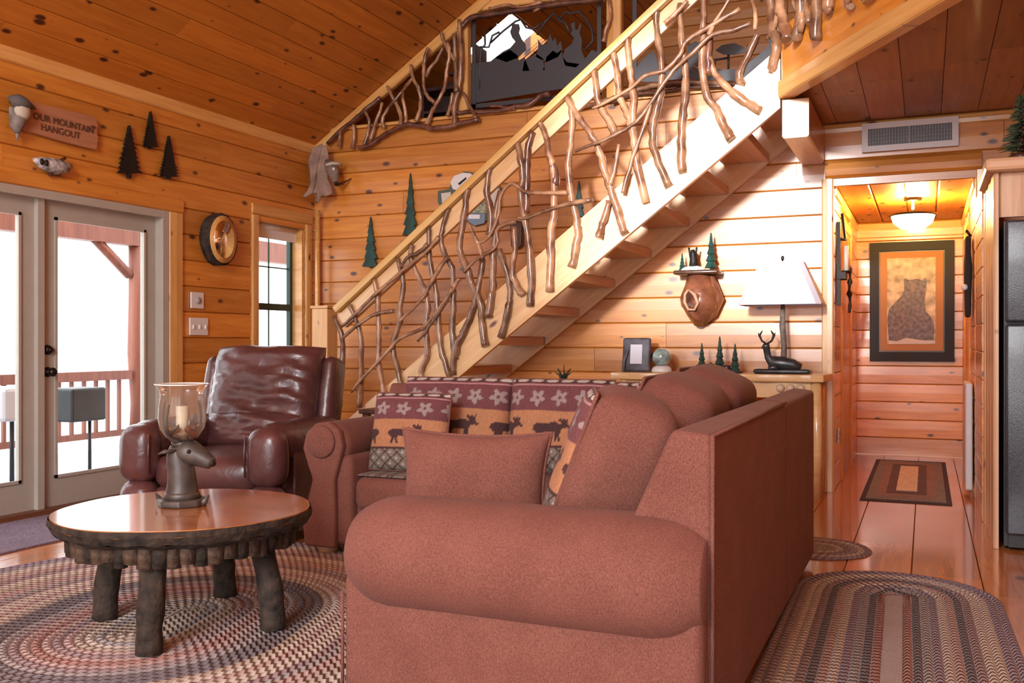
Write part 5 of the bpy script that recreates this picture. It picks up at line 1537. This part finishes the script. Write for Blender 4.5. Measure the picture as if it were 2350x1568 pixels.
# lamp
lm = thing('table_lamp', 'table lamp with a pale rectangular shade, bark stem and reclining deer base', 'lamp', (cx(1796), YC, zt))
M_BRONZE = plain('dark_pewter', (.055, .06, .065), .35, metal=.5, noise=.4, nscale=20)
xl0, xl1 = cx(1733) - cx(1796), cx(1862) - cx(1796)
MB().add(*rbox(xl0, xl1, -.10, .09, 0, .035, .016, 3), True).build('base', M_BRONZE, lm)
MB().tube([(0, .02, .03), (.008, .02, .2), (-.004, .02, .35), (0, .02, .52)], [.024, .02, .022, .014], 9, .07).build('stem', plain('grey_bark_stem', (.14, .11, .09), .7, noise=.5, nscale=25), lm)
b0 = (onY(1703, 695, YC).x - cx(1796), onY(1890, 695, YC).x - cx(1796)); t0_ = (onY(1747, 604, YC).x - cx(1796), onY(1846, 604, YC).x - cx(1796))
zb_, ztp = onY(1796, 697, YC).z - zt, onY(1796, 603, YC).z - zt
hw, ht = .20, .11
V, F = [], []
for (x0, x1, hy, z_) in ((b0[0], b0[1], hw, zb_ - .012), (b0[0], b0[1], hw, zb_), (t0_[0], t0_[1], ht, ztp), ):
    c_ = .035
    V += [(x0 + c_, -hy, z_), (x1 - c_, -hy, z_), (x1, -hy + c_, z_), (x1, hy - c_, z_), (x1 - c_, hy, z_), (x0 + c_, hy, z_), (x0, hy - c_, z_), (x0, -hy + c_, z_)]
for r_ in range(2):
    for k in range(8): F.append((r_ * 8 + k, r_ * 8 + (k + 1) % 8, r_ * 8 + 8 + (k + 1) % 8, r_ * 8 + 8 + k))
so = MB().add(V, F).build('lamp_shade', plain('pale_lavender_shade', (.62, .62, .70), .8, spec=.2), lm)
mo = so.modifiers.new('solid', 'SOLIDIFY'); mo.thickness = .004; mo.offset = -1
MB().tube([(0, .0, .50), (0, 0, ztp + .03)], .004, 6).lathe([(.006, 0), (.012, .012), (.010, .03), (.002, .036)], 10, T(0, 0, ztp + .015)).build('finial', M_IRON, so, M=wm(lm))
MB().tube([(-.10, .0, ztp - .02), (.10, 0, ztp - .02)], .003, 5).tube([(0, -.10, ztp - .02), (0, .10, ztp - .02)], .003, 5).build('harp', M_IRON, lm)
dx0 = cx(1762) - cx(1796)
MB().tube([(dx0 - .005, -.05, .19), (dx0 + .01, -.05, .12), (dx0 + .04, -.05, .085), (dx0 + .11, -.05, .075), (dx0 + .19, -.05, .065), (dx0 + .24, -.05, .045)], [.024, .026, .048, .05, .042, .03], 10, .03).build('deer_body', M_BRONZE, lm)
MB().tube([(dx0 + .02, -.05, .205), (dx0 - .01, -.055, .20), (dx0 - .03, -.06, .185)], [.024, .026, .012], 8).build('deer_head', M_BRONZE, lm)
for s_ in (-1, 1):
    MB().tube([(dx0 + .0, -.05, .215), (dx0 + s_ * .035, -.05, .24), (dx0 + s_ * .052, -.05, .28), (dx0 + s_ * .03, -.05, .315)], [.006, .008, .011, .003], 6).tube([(dx0 + s_ * .05, -.05, .27), (dx0 + s_ * .062, -.05, .30)], [.008, .002], 5).build('antler', M_IRON, lm)
    MB().tube([(dx0 + .04, -.06 + s_ * .03, .05), (dx0 + .02, -.075 + s_ * .02, .045), (dx0 + .09, -.085, .042)], .014, 6).build('deer_leg', M_BRONZE, lm)
# plant behind the sofa
ps = thing('potted_agave', 'small dark spiky plant on a tall stand behind the sofa', 'plant', (onY(1293, 855, 5.75).x, 5.75, 0))
zp = onY(1293, 862, 5.75).z
MB().lathe([(.11, 0), (.10, .02), (.03, .05), (.03, zp - .22), (.06, zp - .20), (.065, zp - .10)], 14).build('pot_stand', M_DKWOOD, ps)
for k in range(7):
    a = 2 * PI * k / 7
    MB().tube([(0, 0, zp - .11), (.02 * math.cos(a), .02 * math.sin(a), zp + .0), (.055 * math.cos(a), .055 * math.sin(a), zp + .02 + .025 * (k % 2))], [.010, .009, .002], 5).build('leaf', plain('dark_leaf_%d' % k, (.02, .03, .02), .5), ps)
MB().tube([(0, 0, zp - .11), (.005, 0, zp + .07)], [.01, .002], 5).build('leaf', M_IRON, ps)

# ------------------------------------------------------------------ vent, hall things
M_WHITE = plain('white_enamel_vent', (.66, .63, .64), .45)
YV = YB - .018       # the register lies over the wall cap trim
vn = thing('air_vent', 'white wall register with a dark grid above the hall opening', 'vent', onY(2088, 310, YB))
v0, v1 = onY(1978, 350, YV - .03), onY(2200, 266, YV - .03)
x0, x1, z0, z1 = v0.x, v1.x, v0.z, v1.z
m = MB()
f_ = .042
for a, b, c_, e in ((x0, x1, z0, z0 + f_), (x0, x1, z1 - f_, z1), (x0, x0 + f_, z0 + f_, z1 - f_), (x1 - f_, x1, z0 + f_, z1 - f_)): m.box(a, b, YV - .032, YV - .006, c_, e)
m.build('frame', M_WHITE, vn, world=True)
MB().box(x0 + f_, x1 - f_, YV - .012, YV - .008, z0 + f_, z1 - f_).build('backing', plain('grey_duct_metal', (.17, .175, .18), .6), vn, world=True)
k = 0
xx = x0 + f_ + .012
M_SLAT = plain('grey_slat', (.25, .26, .27), .5)
while xx < x1 - f_ - .008:
    MB().box(xx, xx + .006, YV - .026, YV - .014, z0 + f_, z1 - f_).build('vertical_slat', M_SLAT, vn, world=True); xx += .019
zz = z0 + f_ + .02
while zz < z1 - f_ - .01:
    MB().box(x0 + f_, x1 - f_, YV - .020, YV - .013, zz, zz + .005).build('horizontal_slat', M_SLAT, vn, world=True); zz += .026
MB().box((x0 + x1) / 2 - .008, (x0 + x1) / 2 + .008, YV - .03, YV - .013, z0 + f_, z1 - f_).build('mullion', M_SLAT, vn, world=True)
# bear picture
PYH = ('Y', HYB - .008)
bp_ = thing('bear_picture', 'black framed print of a seated bear at the end of the hall', 'picture', onY(2092, 828, HYB))
def rect(a, b, c, d): return [(a, b), (c, b), (c, d), (a, d)]
def prect(nm, a, b, c, d, mat, off, th):
    p0, p1 = onY(a, d, HYB - off), onY(c, b, HYB - off)
    return MB().box(p0.x, p1.x, HYB - off - th, HYB - off, p0.z, p1.z).build(nm, mat, bp_, world=True)
M_FR = plain('black_picture_frame', (.018, .013, .010), .55, spec=.25)
p0, p1 = onY(1996, 829, HYB - .03), onY(2190, 551, HYB - .03)
q0, q1 = onY(2017, 808, HYB - .03), onY(2168, 572, HYB - .03)
m = MB()
for a, b, c_, e in ((p0.x, p1.x, p0.z, q0.z), (p0.x, p1.x, q1.z, p1.z), (p0.x, q0.x, q0.z, q1.z), (q1.x, p1.x, q0.z, q1.z)): m.box(a, b, HYB - .05, HYB - .008, c_, e)
o = m.build('frame', M_FR, bp_, world=True)
prect('frame_lip', 2017, 572, 2168, 808, plain('dark_lip', (.05, .03, .015), .4), .010, .012)
prect('mat_board', 2020, 575, 2165, 805, plain('tan_mat', (.42, .20, .085), .8), .024, .003)
prect('print', 2036, 590, 2147, 790, plain('print_ground', (.50, .44, .33), .8, noise=.5, nscale=12), .028, .002)
J_ = lambda L: [(1980 + x / 5.057, 540 + y / 5.057) for x, y in L]
plaque('bear_shape', J_([(300, 1220), (285, 1000), (300, 870), (370, 790), (450, 700), (480, 640), (475, 510), (500, 500), (540, 520), (620, 505), (690, 520), (730, 490), (745, 530), (735, 640), (720, 760), (730, 880), (800, 960), (830, 1050), (825, 1220), (700, 1220), (500, 1190), (400, 1230)]), ('Y', HYB), plain('charcoal_bear', (.19, .18, .19), .8, noise=.4, nscale=30), bp_, .002, .031)
plaque('snow_shape', J_([(300, 1225), (400, 1230), (500, 1195), (700, 1222), (840, 1225), (840, 1258), (300, 1265)]), ('Y', HYB), plain('print_snow', (.6, .56, .5), .8), bp_, .002, .0312)
plaque('snout_shape', J_([(555, 570), (600, 560), (600, 650), (580, 670), (560, 640)]), ('Y', HYB), plain('pale_snout', (.26, .22, .19), .8), bp_, .001, .0335)
MB().box(q0.x, q1.x, HYB - .042, HYB - .040, q0.z, q1.z).build('pane', glass('picture_glass', gloss=.008), bp_, world=True)
# hall ceiling light
lp = onZ(2095, 466, HZ)
hlx, hly = lp.x, lp.y
hly = 8.55; hlx = onY(2095, 500, 8.55).x
hlm = thing('ceiling_light', 'lit dome ceiling light with a dark rim in the hall', 'lamp', (hlx, hly, HZ - .26))
MB().lathe([(.03, 0), (.10, .015), (.15, .055), (.17, .115), (.165, .118)], 24, wm(hlm)).build('glass_bowl', plain('lit_alabaster', (1, .9, .7), .4, emit=(1.0, .78, .42), estr=7.0), hlm, world=True)
MB().lathe([(.165, .112), (.185, .115), (.185, .128), (.165, .13)], 24, wm(hlm)).build('rim', M_BRZ, hlm, world=True)
MB().lathe([(.012, .12), (.012, .235), (.07, .24), (.07, .26)], 14, wm(hlm)).build('stem', M_BRZ, hlm, world=True)
pl_ = bpy.data.lights.new('hall_bulb', 'POINT'); pl_.energy = 190; pl_.color = (1.0, .66, .20); pl_.shadow_soft_size = .08
plo = bpy.data.objects.new('hall_bulb', pl_); COL.objects.link(plo); plo.location = (hlx, hly, HZ - .10)
# candle sconce on the hall's left wall
PH = HX0 + .012
def hp_(px, py, d=.05): return onX(px, py, HX0 + d)
cs_ = thing('candle_sconce', 'black iron wall sconce with two cream candles at the hall entrance', 'sconce', (HX0, 7.75, 1.4))
yb0 = 7.70
zz = lambda py: 1.12 + (784 - py) / 2200 * 7.2
MB().box(HX0 + .005, HX0 + .03, yb0, yb0 + .06, zz(700), zz(505)).build('back_bar', M_IRON, cs_, world=True)
MB().box(HX0 + .01, HX0 + .07, yb0 - .02, yb0 + .20, zz(638), zz(622)).build('arm', M_IRON, cs_, world=True)
MB().tube([(HX0 + .03, yb0 + .02, zz(545)), (HX0 + .06, yb0 + .10, zz(545)), (HX0 + .03, yb0 + .18, zz(480))], .012, 6).build('scroll', M_IRON, cs_, world=True)
for yy, z0_, z1_ in ((yb0 + .05, 620, 560), (yb0 + .17, 620, 572)):
    MB().tube([(HX0 + .07, yy, zz(z0_)), (HX0 + .07, yy, zz(z1_))], .018, 10).build('candle', plain('cream_candle_%d' % int(yy * 100), (.75, .68, .55), .5), cs_, world=True)
    MB().lathe([(.012, 0), (.034, .004), (.036, .012)], 12, T(HX0 + .07, yy, zz(622))).build('candle_cup', M_IRON, cs_, world=True)
hk = thing('key_hanger', 'slim dark chain ornament hanging on the hall wall by the door casing', 'wall decor', (HX0, 8.1, 1.4))
yk = 8.42
pts = [(HX0 + .045, yk, 1.75), (HX0 + .05, yk + .02, 1.65), (HX0 + .045, yk, 1.55), (HX0 + .05, yk + .025, 1.45), (HX0 + .045, yk + .01, 1.36)]
MB().tube(smooth_path(pts, 3), [.010, .022, .012, .010, .024, .012, .010, .026, .012, .010, .016, .012, .012], 7).build('chain', M_IRON, hk, world=True)
oc = thing('wall_outlet', 'small white outlet low on the wall at the hall entrance', 'outlet', (HX0, 7.75, .35))
MB().add(*rbox(HX0 + .004, HX0 + .014, 7.78, 7.86, .33, .45, .004, 2)).build('plate', M_PLATE, oc, world=True)
MB().box(HX0 + .014, HX0 + .018, 7.80, 7.84, .36, .38).build('socket', M_SLAT, oc, world=True)
MB().box(HX0 + .014, HX0 + .018, 7.80, 7.84, .40, .42).build('socket', M_SLAT, oc, world=True)
# right side of the hall
dh = thing('hanging_coat', 'dark garment hanging on the right side wall of the hall', 'coat', (HX1, 8.0, 1.2))
MB().add(*rbox(HX1 - .055, HX1 - .012, 7.80, 8.02, 1.30, 1.90, .02, 3, puff=.004, noise=.006, sub=5), True).build('cloth', plain('black_cloth', (.02, .018, .018), .9), dh, world=True)
MB().ball((HX1 - .06, 7.80, 1.52), .024).build('white_tag', M_PLATE, dh, world=True)
MB().tube([(HX1 - .012, 7.9, 1.90), (HX1 - .045, 7.9, 1.95)], .01, 6).build('hook', M_BRZ, dh, world=True)
wh = MB().add(*rbox(HX1 - .06, HX1 - .012, 7.62, 8.1, .05, .82, .012, 2)).build('wall_heater', M_WHITE, None, world=True)
tag(wh, 'white flat wall heater low on the right side of the hall', 'heater')

# ------------------------------------------------------------------ fridge and its wooden surround
M_FRG = plain('black_textured_steel', (.030, .034, .045), .32, noise=.35, nscale=60, bump=.2, bscale=140, coat=.2)
M_BLK = plain('black_plastic', (.008, .008, .010), .4)
fr_ = thing('refrigerator', 'black textured top-freezer refrigerator at the hall entrance', 'refrigerator', (.80, 6.0, 0))
FX0, FX1, FY = .385, 1.15, 5.72
MB().box(FX0, FX1, FY + .07, 6.45, .02, 1.765).build('cabinet', M_BLK, fr_, world=True)
ztf = onY(2315, 742, FY).z
fdr = MB().add(*rbox(FX0 + .005, FX1 - .005, FY, FY + .065, ztf + .006, 1.765, .014, 3), True).build('freezer_door', M_FRG, fr_, world=True)
rdr = MB().add(*rbox(FX0 + .005, FX1 - .005, FY, FY + .065, .09, ztf - .006, .014, 3), True).build('fridge_door', M_FRG, fr_, world=True)
MB().box(FX0 + .02, FX1 - .02, FY + .04, FY + .07, .02, .085).build('toe_grille', M_BLK, fr_, world=True)
for z0_, z1_, dr_ in ((ztf + .04, ztf + .34, fdr), (ztf - .5, ztf - .04, rdr)):
    MB().tube([(FX1 - .07, FY, z0_), (FX1 - .07, FY - .05, z0_ + .03), (FX1 - .07, FY - .05, z1_ - .03), (FX1 - .07, FY, z1_)], .014, 8).build('handle', M_BLK, dr_, world=True)
M_PANEL = wood('pinkish_pine_panel', (.52, .29, .15), (.66, .42, .25), rough=.45, coat=.2, knots=.6, ksc=(2, 5), vary=.10)
fc = thing('fridge_surround', 'wooden refrigerator surround with side panel and vertical boards below a log crown', 'cabinet', (.8, 6.2, 0))
for k in range(3):
    board(fc, (.335, 5.78 + k * .26, 0), (0, 0, 1), (0, 1, 0), (-1, 0, 0), 2.03, .258, .025, M_PANEL, 'side_board')
board(fc, (.33, 6.52, 0), (0, 0, 1), (0, 1, 0), (-1, 0, 0), 2.03, .09, .05, M_STAIR, 'corner_post', ch=.015)
for k in range(4):
    board(fc, (.36 + k * .22, 5.80, 1.79), (0, 0, 1), (1, 0, 0), (0, -1, 0), .24, .217, .025, M_PANEL, 'front_board', ch=.014)
o = MB().add(*rbox(.29, 1.3, 5.70, 6.5, 2.03, 2.10, .02, 2)).build('crown', M_PANEL, fc, world=True)
# greenery on top of the surround
tp = thing('potted_pine', 'small artificial pine with moss on top of the refrigerator surround', 'plant', (.48, 5.95, 2.10))
M_PINE = plain('pine_needles', (.05, .065, .03), .8, noise=.5, nscale=20)
MB().tube([(0, 0, 0), (0, 0, .34)], [.02, .006], 6).build('trunk', M_DKWOOD, tp)
rng = random.Random(3)
m = MB()
for k in range(240):
    t = rng.random(); z_ = .06 + .30 * t; L = .105 * (1 - t) + .02; a = rng.random() * 2 * PI
    p0 = Vector((0, 0, z_)); p1 = Vector((L * math.cos(a), L * math.sin(a), z_ + .02 - .03 * (1 - t)))
    m.tube([p0, (p0 + p1) / 2 + Vector((0, 0, .006)), p1], [.003, .007, .001], 3)
no = m.build('needles', M_PINE, tp); no['kind'] = 'stuff'
MB().lathe([(.05, 0), (.06, .03), (.05, .055)], 12).build('pot', M_DKWOOD, tp)
ms = thing('moss_ball', 'dark moss and twig bundle beside the small pine on the surround', 'plant', (.66, 5.90, 2.10))
m = MB()
for k in range(200):
    a, e_ = rng.random() * 2 * PI, rng.random() * PI / 2
    d = Vector((math.cos(a) * math.cos(e_), math.sin(a) * math.cos(e_), math.sin(e_)))
    m.tube([Vector((0, 0, .01)) + d * .03, Vector((0, 0, .01)) + d * rng.uniform(.07, .13)], [.009, .001], 3)
no = m.build('twigs', plain('dark_twigs', (.035, .028, .018), .8), ms); no['kind'] = 'stuff'
MB().ball((0, 0, .04), (.07, .07, .04)).build('moss', plain('moss', (.04, .05, .02), .9), ms)

# ------------------------------------------------------------------ deer head hurricane lamp on the coffee table
dl = thing('deer_candle_holder', 'pewter deer head candle holder with tulip glass shade on the coffee table', 'candle holder', (0, 0, .46))
M_PEW = plain('pewter_resin', (.070, .058, .052), .45, metal=.25, noise=.45, nscale=16)
c0 = onZ(418, 1160, .46)
dl.location = c0
dl.rotation_euler = (0, 0, math.radians(12))
MD = wm(dl)
s1 = (c0 - Vector((0, 0, HCAM))).length
mp_ = lambda px: px * (c0.x * -SA + c0.y * CA) / FPX       # pixels to metres at the holder
zz_ = lambda py: (1160 - py) * (c0.x * -SA + c0.y * CA) / FPX
xx_ = lambda px: (px - 418) * (c0.x * -SA + c0.y * CA) / FPX
hexa = [(.098 * math.cos(PI / 8 + k * PI / 4), .098 * math.sin(PI / 8 + k * PI / 4)) for k in range(8)]
o = MB().prism(hexa, .030).build('plinth', M_PEW, dl); bevel(o, .008, 2)
for k in (0, 4):
    a = k * PI / 4
    MB().tube([(.085 * math.cos(a), .085 * math.sin(a), .012), (.10 * math.cos(a), .10 * math.sin(a), .02), (.118 * math.cos(a), .118 * math.sin(a), .045)], [.016, .013, .003], 6).build('plinth_spur', M_PEW, dl)
MB().lathe([(.075, .03), (.068, .05), (.064, .056)], 18).build('collar', M_PEW, dl)
MB().tube(smooth_path([(.0, 0, .05), (.0, 0, .09), (-.004, 0, .14), (-.012, 0, .19), (-.005, 0, .235)], 4), [.066, .064, .062, .060, .058, .057, .056, .055, .054, .053, .052, .051, .050, .049, .046, .044, .04], 14).build('neck', M_PEW, dl)
MB().tube(smooth_path([(-.022, 0, .222), (.03, 0, .215), (.075, 0, .198), (.115, 0, .180), (.134, 0, .170)], 3), [.03, .042, .05, .052, .050, .046, .041, .037, .034, .031, .028, .026, .018], 12).build('head', M_PEW, dl)
MB().ball((.135, 0, .173), (.012, .018, .014)).build('nose', M_IRON, dl)
for s_ in (-1, 1):
    MB().ball((.055, s_ * .044, .222), .009).build('eye', M_IRON, dl)
    MB().tube([(-.005, s_ * .04, .225), (-.04, s_ * .065, .222), (-.062, s_ * .075, .212)], [.010, .018, .003], 7, flat=.5).build('ear', M_PEW, dl)
    MB().tube(smooth_path([(.01, s_ * .025, .255), (-.02, s_ * .05, .275), (-.03, s_ * .066, .31), (-.03, s_ * .068, .36), (-.02, s_ * .06, .41)], 2), [.012, .012, .011, .010, .009, .009, .008, .006, .003], 7).tube([(-.012, s_ * .07, .295), (.03, s_ * .075, .33)], [.009, .003], 6).build('antler', M_PEW, dl)
prof = [(.032, .262), (.062, .275), (.086, .31), (.094, .35), (.091, .40), (.085, .44), (.089, .468), (.104, .488)]
M_HUR = glass('hurricane_glass', (.96, .97, .96), .30)
_t = M_HUR.node_tree; _o = [q for q in _t.nodes if q.type == 'OUTPUT_MATERIAL'][0]; _x = [q for q in _t.nodes if q.type == 'MIX_SHADER'][0]
_d = _t.nodes.new('ShaderNodeBsdfTranslucent'); _d.inputs[0].default_value = (.85, .87, .84, 1); _m2 = _t.nodes.new('ShaderNodeMixShader'); _m2.inputs[0].default_value = .22
_t.links.new(_x.outputs[0], _m2.inputs[1]); _t.links.new(_d.outputs[0], _m2.inputs[2]); _t.links.new(_m2.outputs[0], _o.inputs[0])
go = MB().lathe(prof, 28, T(.0, 0, .0), cap=False).build('glass_shade', M_HUR, dl)
MB().tube([(.104 * math.cos(2 * PI * k / 32), .104 * math.sin(2 * PI * k / 32), .488) for k in range(33)], .003, 6).build('glass_rim', plain('glass_rim_highlight', (.8, .82, .8), .08, coat=1), go, M=wm(dl))  # pale rim colour stands in for highlights on the clear glass edge
MB().lathe([(.02, .235), (.04, .24), (.042, .255), (.034, .262)], 16).build('shade_cup', M_PEW, dl)
MB().tube([(0, 0, .255), (0, 0, .40)], .024, 14).build('candle', plain('cream_wax', (.70, .62, .45), .5), dl)
for k in range(9):
    a = k * 2.4
    MB().ball((.048 * math.cos(a), .048 * math.sin(a), .285 + .012 * (k % 3)), .015, 8, 6).build('berry', plain('berry_%d' % k, ((.42, .10, .04), (.5, .22, .06), (.22, .07, .03))[k % 3], .35), dl)
# place the holder's antler-glass leaning left of the head like in the photo: handled by its rotation
